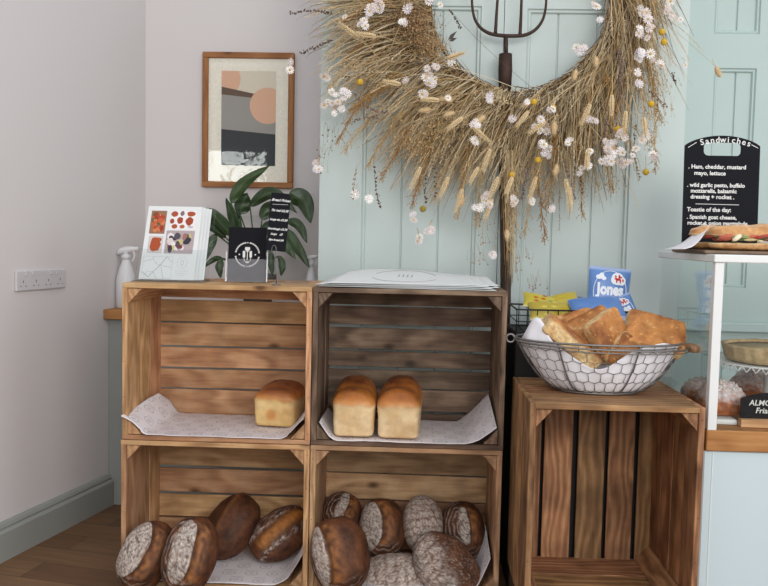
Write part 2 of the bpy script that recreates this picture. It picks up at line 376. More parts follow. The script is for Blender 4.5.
# green panelled double doors in front of the back wall (closed, thick frame reaching back to the wall)
def panelled(name, x0, x1, z0, z1, Yf, depth, panels, mat, rec=.012, mould=.014, kind='structure'):
    """panels: list of (x0,x1,z0,z1,[groove xs]); front face at Yf facing -Y"""
    mb = MB()
    xs = sorted(set([x0, x1] + [p[0] for p in panels] + [p[1] for p in panels]))
    zs = sorted(set([z0, z1] + [p[2] for p in panels] + [p[3] for p in panels]))
    inside = lambda x, z: any(p[0] < x < p[1] and p[2] < z < p[3] for p in panels)
    for i in range(len(xs) - 1):
        for j in range(len(zs) - 1):
            if not inside((xs[i] + xs[i + 1]) / 2, (zs[j] + zs[j + 1]) / 2):
                mb.add([(xs[i], Yf, zs[j]), (xs[i + 1], Yf, zs[j]), (xs[i + 1], Yf, zs[j + 1]), (xs[i], Yf, zs[j + 1])], [(0, 1, 2, 3)], (1,) * 3, None, False)
    mb.add([(x0, Yf, z0), (x0, Yf, z1), (x0, Yf + depth, z1), (x0, Yf + depth, z0), (x1, Yf, z0), (x1, Yf, z1), (x1, Yf + depth, z1), (x1, Yf + depth, z0)],
           [(0, 1, 2, 3), (7, 6, 5, 4), (1, 5, 6, 2), (3, 7, 4, 0), (2, 6, 7, 3)], (1,) * 3, None, False)
    for (a0, a1, c0, c1, gr) in panels:
        # moulding: step in, raised bead, then the recessed boards
        steps = [(0, 0), (.003, .006), (.006, .004), (.010, .004), (mould, rec)]
        for (i0, d0), (i1, d1) in zip(steps[:-1], steps[1:]):
            A = [(a0 + i0, c0 + i0), (a1 - i0, c0 + i0), (a1 - i0, c1 - i0), (a0 + i0, c1 - i0)]
            B = [(a0 + i1, c0 + i1), (a1 - i1, c0 + i1), (a1 - i1, c1 - i1), (a0 + i1, c1 - i1)]
            for k in range(4):
                k2 = (k + 1) % 4
                mb.add([(A[k][0], Yf + d0, A[k][1]), (A[k2][0], Yf + d0, A[k2][1]), (B[k2][0], Yf + d1, B[k2][1]), (B[k][0], Yf + d1, B[k][1])], [(0, 1, 2, 3)], (1,) * 3, None, False)
        xa, xb, za, zb = a0 + mould, a1 - mould, c0 + mould, c1 - mould
        pts = [(xa, rec)]
        for gx in gr:
            pts += [(gx - .0035, rec), (gx - .001, rec + .005), (gx + .001, rec + .005), (gx + .0035, rec)]
        pts.append((xb, rec))
        for (p, d), (p2, d2) in zip(pts[:-1], pts[1:]):
            mb.add([(p, Yf + d, za), (p2, Yf + d2, za), (p2, Yf + d2, zb), (p, Yf + d, zb)], [(0, 1, 2, 3)], (1,) * 3, None, False)
    return mb
DY = 2.70
X = lambda px, py=220, Y=DY: at(px, py, Y).x
Z = lambda py, px=416, Y=DY: at(px, py, Y).z
dx0, dmid, dx1 = X(320, 150), X(498), X(686, 100)
ptop = Z(6, 480)
pl = (X(361), X(476)); pr = (X(521), X(628))
mbd = panelled('door_1', dx0, dmid, 0, 2.2, DY, .45,
   [(pl[0], pl[1], .25, ptop, [X(401), X(438)]), (pl[0], pl[1], ptop + .11, 2.1, [])], M['green'])
struct('door_1', mbd, M['green'])
mbd = panelled('door_2', dmid + .002, dx1, 0, 2.2, DY, .45,
   [(pr[0], pr[1], .25, ptop - .006, [X(552), X(591)]), (pr[0], pr[1], ptop + .11, 2.1, [])], M['green'])
struct('door_2', mbd, M['green'])
# panelled door leaf further back on the right
EY = 2.92
e = lambda px, py: at(px, py, EY)
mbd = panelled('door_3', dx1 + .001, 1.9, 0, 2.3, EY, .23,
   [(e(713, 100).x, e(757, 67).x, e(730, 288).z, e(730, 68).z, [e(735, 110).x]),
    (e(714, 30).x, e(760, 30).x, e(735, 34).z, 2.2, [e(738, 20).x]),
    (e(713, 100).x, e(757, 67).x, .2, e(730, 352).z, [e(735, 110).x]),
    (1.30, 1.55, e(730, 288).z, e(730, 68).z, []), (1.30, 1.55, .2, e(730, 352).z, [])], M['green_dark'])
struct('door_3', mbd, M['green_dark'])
m = MB(); zz = e(720, 325).z
m.box(dx1 + .002, 1.9, EY - .03, EY - .0005, zz - .02, zz + .012, 'x', (.5,) * 3); struct('trim_3', m, M['green_dark'], bevel=.004, seg=2)
# added wall behind the camera: dark, one mirrored window, right side open for daylight
m = MB()
for (x0, x1, z0, z1) in ((-4.1, -2.12, 0, 2.6), (-2.12, -1.52, 0, 1.22), (-2.12, -1.52, 1.78, 2.6), (-1.52, -.75, 0, 2.6), (-.75, 3.3, 2.35, 2.6)):
    m.box(x0, x1, -2.3, -2.2, z0, z1, 'x', (.5,) * 3)
struct('wall_front', m, flat('dark_wall', (58, 60, 64), .7))

# shrub growing outside the rear window; the picture glass mirrors it
random.seed(12); sh = thing('leafy_shrub', 'leafy green shrub outside the rear window, mirrored in the picture glass', 'shrub', (-1.75, -2.42, 0))
m = MB()
for k in range(5): m.tube([Vector((-1.75, -2.42, .0)), Vector((-1.75 + random.uniform(-.15, .15), -2.42 + random.uniform(-.03, .03), .8)), Vector((-1.77 + random.uniform(-.32, .32), -2.42 + random.uniform(-.05, .05), random.uniform(1.4, 1.85)))], [.012, .008, .003], 5, lin((90, 74, 56)))
m.build('branches', M['straw'], sh)
m = MB()
for k in range(170):
    p = Vector((-1.70 + random.gauss(0, .16), -2.42 + random.uniform(-.07, .07), random.uniform(1.15, 1.80) + .06 * random.random())); a = Vector((random.gauss(0, 1), random.gauss(0, .4), random.gauss(0, 1))).normalized() * .032; b = a.cross(Vector((0, 1, .3))).normalized() * .013
    m.add([p - a, p - b, p + a, p + b], [(0, 1, 2, 3)], lin(random.choice([(90, 130, 60), (120, 160, 80), (60, 96, 50)])), None, False)
tag(m.build('foliage', M['straw'], sh), kind='stuff')

# ------------------------------------------------------------------ crates
def crate(label, x0, x1, z0, z1, y0, y1, mat, gaps, seed, upright=False, back_mat=None, tri=.040, group=None):
    """apple crate lying with its open top towards the room. gaps: [(position, width)] between the slats of its bottom"""
    random.seed(seed)
    t = .012; te = .0125
    root = thing('apple_crate', label, 'crate', ((x0 + x1) / 2, (y0 + y1) / 2, z0), group)
    # long side boards (top and bottom of a lying crate, left and right of an upright one) and ends
    nb = 3; D = y1 - y0; bw = (D - .004) / nb
    def boards(name, horizontal, lo, hi, a0, a1, inward, n=nb):
        mb = MB()
        for i in range(n):
            j = random.uniform(0, .0022)
            ya = y0 + i * (D / n) + (.0012 if i else 0); yb = y0 + (i + 1) * (D / n) - .0012
            if horizontal: mb.box(a0, a1, ya, yb, lo - (j if inward < 0 else 0), hi + (j if inward > 0 else 0), 'x', jit=.0004)
            else: mb.box(lo - (j if inward < 0 else 0), hi + (j if inward > 0 else 0), ya, yb, a0, a1, 'z', jit=.0004)
        return mb.build(name, mat, root, bevel=.0012)
    if not upright:
        boards('top_panel', True, z1 - t, z1, x0, x1, -1); boards('bottom_panel', True, z0, z0 + t, x0, x1, 1)
        boards('side_panel', False, x0, x0 + te, z0 + t, z1 - t, 1); boards('side_panel', False, x1 - te, x1, z0 + t, z1 - t, -1)
    else:
        boards('side_panel', False, x0, x0 + te, z0, z1, 1); boards('side_panel', False, x1 - te, x1, z0, z1, -1, 4)
        boards('top_panel', True, z1 - t, z1, x0 + te, x1 - te, -1); boards('bottom_panel', True, z0, z0 + t, x0 + te, x1 - te, 1)
    # slats
    mb = MB(); tb = .008
    a, b = (x0 + te, x1 - te) if upright else (z0 + t, z1 - t)
    edges = [a + .0005]
    for g, w in sorted(gaps): edges += [g - w / 2, g + w / 2]
    edges.append(b - .0005)
    for i in range(0, len(edges), 2):
        e0, e1 = edges[i], edges[i + 1]; tl = random.uniform(-.0012, .0012)
        if upright: p = [Vector((x, y, z)) for z in (z0 + t + .0005, z1 - t - .0005) for y in (y1 - tb, y1) for x in (e0, e1)]
        else: p = [Vector((x, y, z + (tl if x < (x0 + x1) / 2 else -tl))) for z in (e0, e1) for y in (y1 - tb, y1) for x in (x0 + te + .0005, x1 - te - .0005)]
        mb.hexa(p, 'z' if upright else 'x', (random.random(), random.random(), random.random()))
    mb.build('back_panel', back_mat or mat, root, bevel=.001)
    # triangular corner posts running front to back
    for (cx, cz, sx, sz) in ((x0 + te, z0 + t, 1, 1), (x1 - te, z0 + t, -1, 1), (x0 + te, z1 - t, 1, -1), (x1 - te, z1 - t, -1, -1)):
        mb = MB(); o = (random.random() * 30, random.random() * 30, random.random() * 30); vs = []
        e_ = .0025
        for y in (y0 + .004, y1 - tb - .0005):
            vs += [(cx + sx * e_, y, cz + sz * e_), (cx + sx * tri, y, cz + sz * e_), (cx + sx * e_, y, cz + sz * tri * 1.1)]
        fs = [(0, 1, 2), (5, 4, 3), (0, 3, 4, 1), (1, 4, 5, 2), (2, 5, 3, 0)]
        mb.add(vs, fs, (random.random(), .5, .5), [(v[1] + o[0], v[0] + o[1], v[2] + o[2]) for v in vs], False)
        mb.build('corner_post', mat, root, bevel=.001)
    # nails on the front rim
    for sx in (x0 + te / 2, x1 - te / 2):
        for k in range(5):
            zc = z0 + .03 + k * (z1 - z0 - .06) / 4 + random.uniform(-.006, .006)
            mb = MB(); mb.blob((sx, y0 - .0001, zc), .0013, (.06, .05, .045), 1); mb.build('nail', M['iron'], root)
    return root
FY, BY = 2.24, 2.55
zf = lambda py, px=200: at(px, py, BY).z
def gz(lst, px): return [(zf(y, px), w / 333.) for y, w in lst]
random.seed(1)
cTL = crate('golden pine crate at upper left with one tin loaf inside and leaflet stands on top', -.786, -.2755, .4055, .8300, FY, BY, M['pine'],
      gz([(299.5, 2.4), (323, 1.5), (347, 1.8), (368.5, 2), (389, 1.8)], 230), 11, group=None)
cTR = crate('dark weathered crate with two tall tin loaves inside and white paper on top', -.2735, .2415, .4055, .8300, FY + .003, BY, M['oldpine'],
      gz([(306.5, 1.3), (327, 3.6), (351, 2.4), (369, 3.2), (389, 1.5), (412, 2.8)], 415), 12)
cBL = crate('golden pine crate at lower left holding four round sourdough loaves', -.788, -.2755, .001, .4045, FY - .004, BY, M['pine'],
      gz([(467.5, 3), (493.5, 2.6), (517.5, 2.4), (542, 2)], 230), 13)
cBR = crate('tan wooden crate under the dark weathered one, packed with seven sourdough loaves', -.2735, .2405, .001, .4045, FY, BY, M['redpine'],
      gz([(474, 1.4), (500.5, 1.4), (527, 1.6), (552, 2)], 415), 14)
RY0, RY1 = 1.92, 2.28
xr = lambda px: at(px, 480, RY1).x
cR = crate('upright wooden crate standing on end under the wire bread basket', .265, .6585, .095, .5985, RY0, RY1, M['brownpine'],
      [(xr(541), .009), (xr(573.5), .015), (xr(605), .010), (xr(634.5), .011), (xr(660), .008)], 15, upright=True)
m = MB(); m.box(.270, .654, 1.93, 2.27, .0005, .0945, 'x', (.3, .5, .5)); m.box(.29, .63, 1.925, 1.929, .02, .075, 'x', (.6, .5, .5))
tag(m.build('plinth', M['dark_timber'], None, bevel=.002), 'low dark wooden plinth under the upright crate', 'plinth')
# added unseen stand, painted dark so the crate gaps read as shade; carries the tray
root = thing('added_dark_stand', 'added stand behind the upright crate, painted dark for the shade in its slat gaps', 'stand', (.44, 2.44, 0))
m = MB(); m.box(.272, .664, 2.30, 2.60, .002, .56, 'z', (.5,) * 3); m.build('body', M['gap_shade'], root, bevel=.002)
m = MB(); m.box(.272, .602, 2.30, 2.56, .5605, .712, 'x', (.5,) * 3); m.build('top', M['gap_shade'], root, bevel=.003)

# ------------------------------------------------------------------ paper liners in the crates
def liner(label, fl, zfl, stations, seed):
    """stations: [(front point, back point)], swept across with a little waviness"""
    random.seed(seed); rows = []; gcs = []
    NS, NT = 14, 26
    us = [0]
    for (a, b), (c, d) in zip(stations[:-1], stations[1:]): us.append(us[-1] + ((Vector(a) + Vector(b)) / 2 - (Vector(c) + Vector(d)) / 2).length)
    pts = []
    for i in range(len(stations) - 1):
        for k in range(NS):
            pts.append((i, k / NS))
    pts.append((len(stations) - 2, 1.0))
    def cr(P, i, t):
        p0 = P[max(i - 1, 0)]; p1 = P[i]; p2 = P[i + 1]; p3 = P[min(i + 2, len(P) - 1)]
        # softened corners: blend linear with catmull-rom
        l = p1.lerp(p2, t)
        c = .5 * ((2 * p1) + (p2 - p0) * t + (2 * p0 - 5 * p1 + 4 * p2 - p3) * t * t + (3 * p1 - p0 - 3 * p2 + p3) * t ** 3)
        return l.lerp(c, .45)
    A = [Vector(s[0]) for s in stations]; B = [Vector(s[1]) for s in stations]
    vs = []; gc = []
    for (i, t) in pts:
        f = cr(A, i, t); b = cr(B, i, t); u = us[i] + (us[i + 1] - us[i]) * t
        for k in range(NT + 1):
            w = k / NT; p = f.lerp(b, w)
            h = .0035 * (noise.noise(Vector((u * 9 + seed, w * 2.2, seed))) + .5) + .0012 * noise.noise(Vector((u * 40, w * 9, seed)))
            p = p + Vector((0, 0, max(h, .0))) ; p.z = max(p.z, zfl + .0012)
            vs.append(p); gc.append((u, w * (f - b).length, seed * 1.0))
    n = NT + 1; fs = [(i * n + j, (i + 1) * n + j, (i + 1) * n + j + 1, i * n + j + 1) for i in range(len(pts) - 1) for j in range(NT)]
    mb = MB(); mb.add(vs, fs, (1, 1, 1), gc)
    o = mb.build('paper_liner', M['liner'], None, solid=.0004)
    return tag(o, label, 'paper', 'printed paper liners in the crates')
zt = .4055 + .0145
liner('printed paper liner curling up the left side of the crate with the single loaf', 0, zt, [((-.783, 2.222, zt + .052), (-.752, 2.46, zt + .072)), ((-.756, 2.230, zt + .036), (-.728, 2.49, zt + .044)), ((-.736, 2.231, zt + .018), (-.712, 2.50, zt + .018)), ((-.716, 2.232, zt + .001), (-.700, 2.515, zt + .004)), ((-.53, 2.232, zt), (-.52, 2.52, zt)), ((-.355, 2.232, zt), (-.37, 2.52, zt)), ((-.328, 2.236, zt + .016), (-.33, 2.50, zt + .02)), ((-.294, 2.25, zt + .052), (-.292, 2.46, zt + .075))], 1)
liner('greyish printed paper liner rising at the right inside the dark weathered crate', 0, zt, [((-.252, 2.25, zt + .045), (-.250, 2.46, zt + .042)), ((-.222, 2.234, zt + .010), (-.232, 2.50, zt + .012)), ((-.19, 2.232, zt), (-.21, 2.52, zt)), ((.04, 2.232, zt), (.04, 2.52, zt)), ((.140, 2.232, zt), (.13, 2.52, zt)), ((.175, 2.234, zt + .012), (.18, 2.50, zt + .045)), ((.224, 2.246, zt + .045), (.216, 2.46, zt + .096))], 2)
zb = .0155
liner('printed paper liner under the four round loaves in the lower left crate', 0, zb, [((-.758, 2.236, zb), (-.755, 2.52, zb)), ((-.55, 2.236, zb), (-.55, 2.52, zb)), ((-.37, 2.236, zb), (-.36, 2.52, zb)), ((-.33, 2.24, zb + .02), (-.32, 2.50, zb + .03)), ((-.293, 2.25, zb + .08), (-.293, 2.44, zb + .11))], 3)
liner('printed paper liner rising at the right beneath the pile of seven sourdough loaves', 0, zb, [((-.255, 2.236, zb + .03), (-.255, 2.5, zb + .03)), ((-.22, 2.236, zb), (-.21, 2.52, zb)), ((.0, 2.236, zb), (.0, 2.52, zb)), ((.15, 2.236, zb), (.15, 2.52, zb)), ((.185, 2.236, zb + .02), (.185, 2.5, zb + .04)), ((.218, 2.25, zb + .09), (.218, 2.44, zb + .12))], 4)

# ------------------------------------------------------------------ breads
def fbm(p, o=4):
    s = 0; a = 1; n = 0
    for i in range(o): s += a * noise.noise(p * (2 ** i)); n += a; a *= .5
    return s / n
def cells(p):
    d, _ = noise.voronoi(p); return d[1] - d[0]
BR_DARK, BR_MID, BR_GOLD, BR_FLOUR = lin((60, 35, 23)), lin((112, 68, 41)), lin((176, 116, 64)), lin((220, 210, 200))
def sourdough(label, pos, face, spin, size, style, seed, group, ycut=0.0, wid=.8, tone=0.0):
    """local x long axis, y across, z crust top. face: direction of the crust top, spin: long axis angle from the vertical"""
    random.seed(seed); nu, nv = 150, 84; sx, sy, sz = size; sd = Vector((seed * 3.1, seed * 1.7, seed))
    vs = []; cs = []
    for i in range(nv + 1):
        th = math.pi * i / nv
        for k in range(nu):
            ph = 2 * math.pi * k / nu
            d = Vector((math.cos(th), math.sin(th) * math.cos(ph), math.sin(th) * math.sin(ph)))
            # plump shape: superellipsoid with a flat foot
            q = Vector([math.copysign(abs(c) ** .92, c) for c in d])
            zz = q.z
            if zz < 0: zz = -(1 - (1 - min(1, -zz)) ** 1.0) * .62; 
            if zz < -.50: zz = -.50 - (-.50 - zz) * .15
            x, y = q.x, q.y
            lump = 1 + .055 * fbm(d * 1.6 + sd, 2) + .018 * fbm(d * 6 + sd, 3)
            p = Vector((x * sx, y * sy, zz * sz)) * lump
            col = mixc(BR_MID, BR_DARK, .45 + 1.1 * fbm(d * 2.6 + sd, 4) + tone)
            blist = noise.noise(d * 22 + sd)
            if blist > .25: col = mixc(col, BR_DARK, .35)
            low = sst(.05, -.45, d.z); col = mixc(col, BR_GOLD, .25 * low)
            fl = 0; disp = 0
            top = sst(-.35, .15, d.z)
            if style in ('ear', 'slim'):
                hw = wid / 2; cy = ycut + hw; HL = .80 if style == 'ear' else .60
                yy = d.y - cy + .06 * noise.noise(Vector((d.x * 2.5, seed, 0)))
                xx = (d.x - .04) / HL
                half = hw * max(0.0, 1 - abs(xx) ** 2.4) ** .5           # half width of the floured flap here
                s = yy + half                                          # distance from the cut edge, inside positive
                ends = sst(1.0, .78, abs(xx)) * top
                lip = math.exp(-(max(s, 0) / .20) ** 2) * (s > -.02)
                disp += .085 * ends * lip
                disp -= .07 * ends * math.exp(-((s + .065) / .045) ** 2)
                disp += .045 * ends * math.exp(-((s + .40) / .24) ** 2)
                tear = ends * sst(-.60, -.2, s) * (s < 0)
                col = mixc(col, BR_GOLD, .55 * tear * (.6 + 1.1 * noise.noise(d * 7 + sd)))
                col = mixc(col, BR_DARK, .85 * ends * math.exp(-((s + .045) / .04) ** 2))
                outer = half - yy
                band = (sst(-.015, .02, s) * sst(-.03, .10 + .06 * noise.noise(d * 9 + sd), outer) if half > .02 else 0) * top
                fl = band * .98
                st = .5 + .5 * math.sin((math.sqrt(max(0, 1 - d.z)) * 40) + 3 * noise.noise(d * 4 + sd))
                fl = max(fl, .55 * sst(.55, .95, st) * sst(-.05, .1, yy) * sst(-.5, 0, d.z), .38 * sst(.6, .95, st) * sst(.50, .8, -d.x))
            elif style == 'full':
                fl = .92 * top
                rows_ = .5 + .5 * math.sin(d.x * 26 + 1.5 * noise.noise(d * 3 + sd))
                fl *= 1 - .45 * sst(.7, 1, rows_)
                col = mixc(col, BR_MID, .3)
            elif style == 'half':
                fl = .88 * top * sst(-.25, .35, d.y + .5 * noise.noise(d * 2 + sd) + .25 * d.x)
                rows_ = .5 + .5 * math.sin(d.x * 24 + 2 * noise.noise(d * 3 + sd)); fl *= 1 - .5 * sst(.65, 1, rows_)
                fl = max(fl, top * .5 * sst(.0, .5, noise.noise(d * 26 + sd)))
            elif style == 'bare':
                ridge = math.exp(-((d.y - .15 - .2 * d.x) / .10) ** 2) * top
                disp += .05 * ridge; col = mixc(col, BR_GOLD, .22 * ridge)
                fl = .75 * sst(-.12, -.35, d.z) * sst(-.75, -.35, d.z) * sst(-.2, .3, fbm(d * 5 + sd, 2) + .12)
            elif style == 'gold':
                ridge = sst(.35, .0, abs(d.y - .05 * math.sin(d.x * 3))) * sst(.95, .6, abs(d.x)) * top
                disp += .06 * ridge; col = mixc(col, lin((206, 136, 66)), .75 * ridge * (.75 + .8 * fbm(d * 5 + sd, 3)))
                edge = math.exp(-((abs(d.y) - .42) / .10) ** 2) * top
                fl = .8 * edge * sst(-.1, .35, fbm(d * 8 + sd, 2) + .15); disp += .03 * edge
                fl = max(fl, .45 * (d.y > .5) * sst(-.2, .4, fbm(d * 6 + sd, 3)))
            # flour cracks open as the crust grows
            ck = cells(Vector((d.x * 5.2, d.y * 3.6, d.z * 3.6)) * 1.0 + sd + Vector((1, 1, 1)) * .15 * noise.noise(d * 9))
            crack = max(sst(.10, .02, ck), .55 * sst(.09, .02, cells(Vector((d.x * 11, d.y * 8, d.z * 8)) + sd)))
            fl = fl * (1 - .80 * crack) * (.80 + .45 * noise.noise(d * 16 + sd)) 
            if fl > .3: disp -= .008 * crack
            fl *= .82 + .5 * noise.noise(d * 45 + sd)
            col = mixc(col, BR_FLOUR, fl)
            p = p * (1 + disp)
            vs.append(p); cs.append(col)
    fs = []
    for i in range(nv):
        for k in range(nu):
            k2 = (k + 1) % nu; fs.append((i * nu + k, (i + 1) * nu + k, (i + 1) * nu + k2, i * nu + k2))
    n = Vector(face).normalized(); ver = Vector((0, 0, 1)); ver = (ver - n * ver.dot(n)).normalized(); side = n.cross(ver)  # side points to viewer's left?
    a = R(spin); xl = ver * math.cos(a) + (-side) * math.sin(a); yl = n.cross(xl)
    rm = Matrix((xl, yl, n)).transposed()
    vs = [rm @ v for v in vs]
    mb = MB(); mb.add([Vector(pos) + v for v in vs], fs, cs)
    o = mb.build('sourdough_loaf', M['bread'], None); tag(o, label, 'bread', group); return o
gL, gR = 'round loaves in the lower left crate', 'sourdough loaves piled in the tan crate'
def P3(px, py, Y): v = at(px, py, Y); return (v.x, v.y, v.z)
# side note: spin turns the long axis clockwise as seen from the front
sourdough('floury loaf hanging over the left corner of the lower left crate', P3(146, 556, 2.205), (.02, -.86, .50), 20, (.096, .070, .058), 'ear', 1, gL, ycut=-.14, wid=1.1, tone=.15)
sourdough('tall loaf with a wide cracked white flour stripe, second from left in its crate', P3(190, 555, 2.165), (.02, -.90, .42), 9, (.100, .072, .062), 'ear', 2, gL, ycut=-.22, wid=.78, tone=.12)
sourdough('dark brown bare loaf leaning behind the floury loaves near the crate back', P3(232, 527, 2.435), (-.15, -.80, .58), 24, (.100, .072, .066), 'bare', 3, gL, tone=.15)
sourdough('loaf with a torn golden ridge beside the right side of the lower left crate', P3(281, 534, 2.43), (.10, -.72, .68), 52, (.098, .070, .058), 'gold', 4, gL)
sourdough('small dark loaf with pale flour top in the back left corner of the tan crate', P3(341, 515, 2.47), (.1, -.72, .7), 20, (.070, .058, .052), 'ear', 5, gR, ycut=-.2, wid=.45, tone=.2)
sourdough('big brown loaf with a pale left edge, front left of the tan crate', P3(340, 555, 2.215), (.08, -.88, .45), -12, (.102, .080, .066), 'ear', 6, gR, ycut=.38, wid=.5, tone=.05)
sourdough('loaf floured on its left half, brown on its right, back row of tan crate', P3(383, 528, 2.44), (0, -.82, .58), -8, (.088, .070, .058), 'ear', 7, gR, ycut=.02, wid=1.1, tone=.1)
sourdough('pale loaf entirely covered in cracked flour, standing upright in the back row', P3(423, 525, 2.43), (.02, -.84, .54), -6, (.084, .060, .055), 'full', 8, gR)
sourdough('dark loaf with a narrow white flour strip at the right of the back row', P3(463, 531, 2.43), (.05, -.84, .54), -6, (.088, .064, .056), 'slim', 9, gR, ycut=-.18, wid=.42, tone=.2)
sourdough('wide grey floured loaf lying low at the front middle of the tan crate', P3(394, 583, 2.315), (0, -.80, .60), 84, (.106, .082, .056), 'full', 10, gR)
sourdough('speckled floury loaf tilted across the front right of the pile', P3(447, 569, 2.295), (.02, -.86, .5), -42, (.112, .078, .062), 'half', 11, gR)

def tin_loaf(label, x0, x1, y0, y1, z0, hside, htop, lobes, seed, axis='y', pale=(222, 186, 126), crust=(150, 84, 34), dark=(104, 52, 22), stamp=True, group=None, over=.006, rotz=0):
    """loaf baked in a tin: straight pale sides, proud domed crust. axis is the long direction"""
    random.seed(seed); sd = Vector((seed, seed * 2.3, 0))
    lx, ly = (x1 - x0), (y1 - y0); L, Wd = (ly, lx) if axis == 'y' else (lx, ly)
    def top(l):
        best = 0
        for (c, w, h) in lobes:
            t = (l - c) / w
            if abs(t) < 1: best = max(best, h * (1 - abs(t) ** 2.6) ** .5)
        return best
    bm = bmesh.new(); bmesh.ops.create_cube(bm, size=2); bmesh.ops.subdivide_edges(bm, edges=bm.edges[:], cuts=40, use_grid_fill=True)
    vs = []; cs = []
    for v in bm.verts:
        x, y, z = v.co; nrm = (abs(x) ** 9 + abs(y) ** 9 + abs(z) ** 9) ** (1 / 9); x /= nrm; y /= nrm; z /= nrm
        l = (y + 1) / 2
        if z > 0:
            nr = (abs(x) ** 3 + abs(y) ** 4.5 + abs(z) ** 3) ** (1 / 3.3); k = sst(0, .9, z); f = 1 + (1 / nr - 1) * .55 * k; x *= f; y *= f
        Tt = hside + (htop - hside) * top(l) * (1 - abs(x) ** 2.6) ** .55 if abs(x) < 1 else hside
        zz = hside * .5 * (1 + z) if z < 0 else hside * .5 + z * (Tt - hside * .5)
        ov = over * math.exp(-((zz - hside * 1.05) / (hside * .22)) ** 2)
        taper = 1 - .05 * (1 - min(zz / hside, 1))
        X_ = x * (Wd / 2 * taper + ov); Y_ = y * (L / 2 * taper + ov)
        X_ += .0012 * noise.noise(Vector((X_ * 40, Y_ * 40, zz * 40)) + sd); Y_ += .0015 * noise.noise(Vector((X_ * 30, Y_ * 30, zz * 30 + 9)) + sd)
        zz = max(zz + (.0025 * noise.noise(Vector((X_ * 45, Y_ * 45, 1)) + sd) if zz > hside else 0), 0)
        Q = Vector((X_, Y_, zz))
        g = fbm(Q * 16 + sd, 4); wob = .007 * noise.noise(Q * 35 + sd)
        crt = sst(hside * .90, hside * 1.06, zz + wob)
        cc = mixc(lin(crust), lin(dark), .15 + 1.2 * g + .75 * sst(hside * 1.15, htop, zz))
        cc = mixc(cc, lin((216, 152, 84)), .6 * math.exp(-((zz + wob - hside * 1.04) / .010) ** 2))
        side = mixc(lin(pale), lin((190, 142, 84)), .2 + 1.0 * g)
        side = mixc(side, lin((188, 128, 66)), .4 * sst(.010, 0, zz))
        side = mixc(side, lin((240, 214, 160)), .35 * math.exp(-((zz - hside * .80) / .010) ** 2))
        if stamp and y < -.6: side = mixc(side, lin((196, 122, 56)), .7 * sst(.9, .3, math.hypot(x * 2.6 + .3, (zz - hside * .45) / hside * 3.2)))
        vs.append(Q); cs.append(mixc(side, cc, crt))
    fs = [tuple(x.index for x in f.verts) for f in bm.faces]; bm.free()
    rz = Matrix.Rotation(R(rotz) + (0 if axis == 'y' else math.pi / 2), 3, 'Z')
    ctr = Vector(((x0 + x1) / 2, (y0 + y1) / 2, z0))
    mb = MB(); mb.add([ctr + rz @ v for v in vs], fs, cs)
    o = mb.build('tin_loaf', M['glaze'], None); tag(o, label, 'bread', group); return o
zl = zt + .0045
tin_loaf('single tin loaf with pale sides and brown domed top in the golden crate', at(254.5, 424, 2.34).x, at(298, 424, 2.34).x, 2.345, 2.500, zl, .080, .118, [(.25, .36, .72), (.64, .45, 1.0)], 21, 'y', (226, 194, 132), (168, 100, 56), (112, 64, 40), stamp=1, rotz=-7, over=.007)
tin_loaf('left tall tin loaf with a glossy brown double-domed crust in the dark crate', at(331, 430, 2.25).x, at(374, 430, 2.25).x, 2.248, 2.46, zl, .091, .146, [(.20, .30, .72), (.68, .40, 1.0)], 22, 'y', (230, 204, 160), (172, 104, 44), (96, 50, 24), stamp=0, rotz=1, over=.006, group='tall tin loaves in the dark crate')
tin_loaf('right tall tin loaf beside its twin, pale rough end facing out', at(377.5, 430, 2.25).x, at(421, 430, 2.25).x, 2.241, 2.46, zl, .092, .150, [(.20, .30, .72), (.68, .40, 1.0)], 23, 'y', (234, 208, 166), (174, 104, 46), (94, 48, 24), stamp=0, rotz=-2, over=.006, group='tall tin loaves in the dark crate')

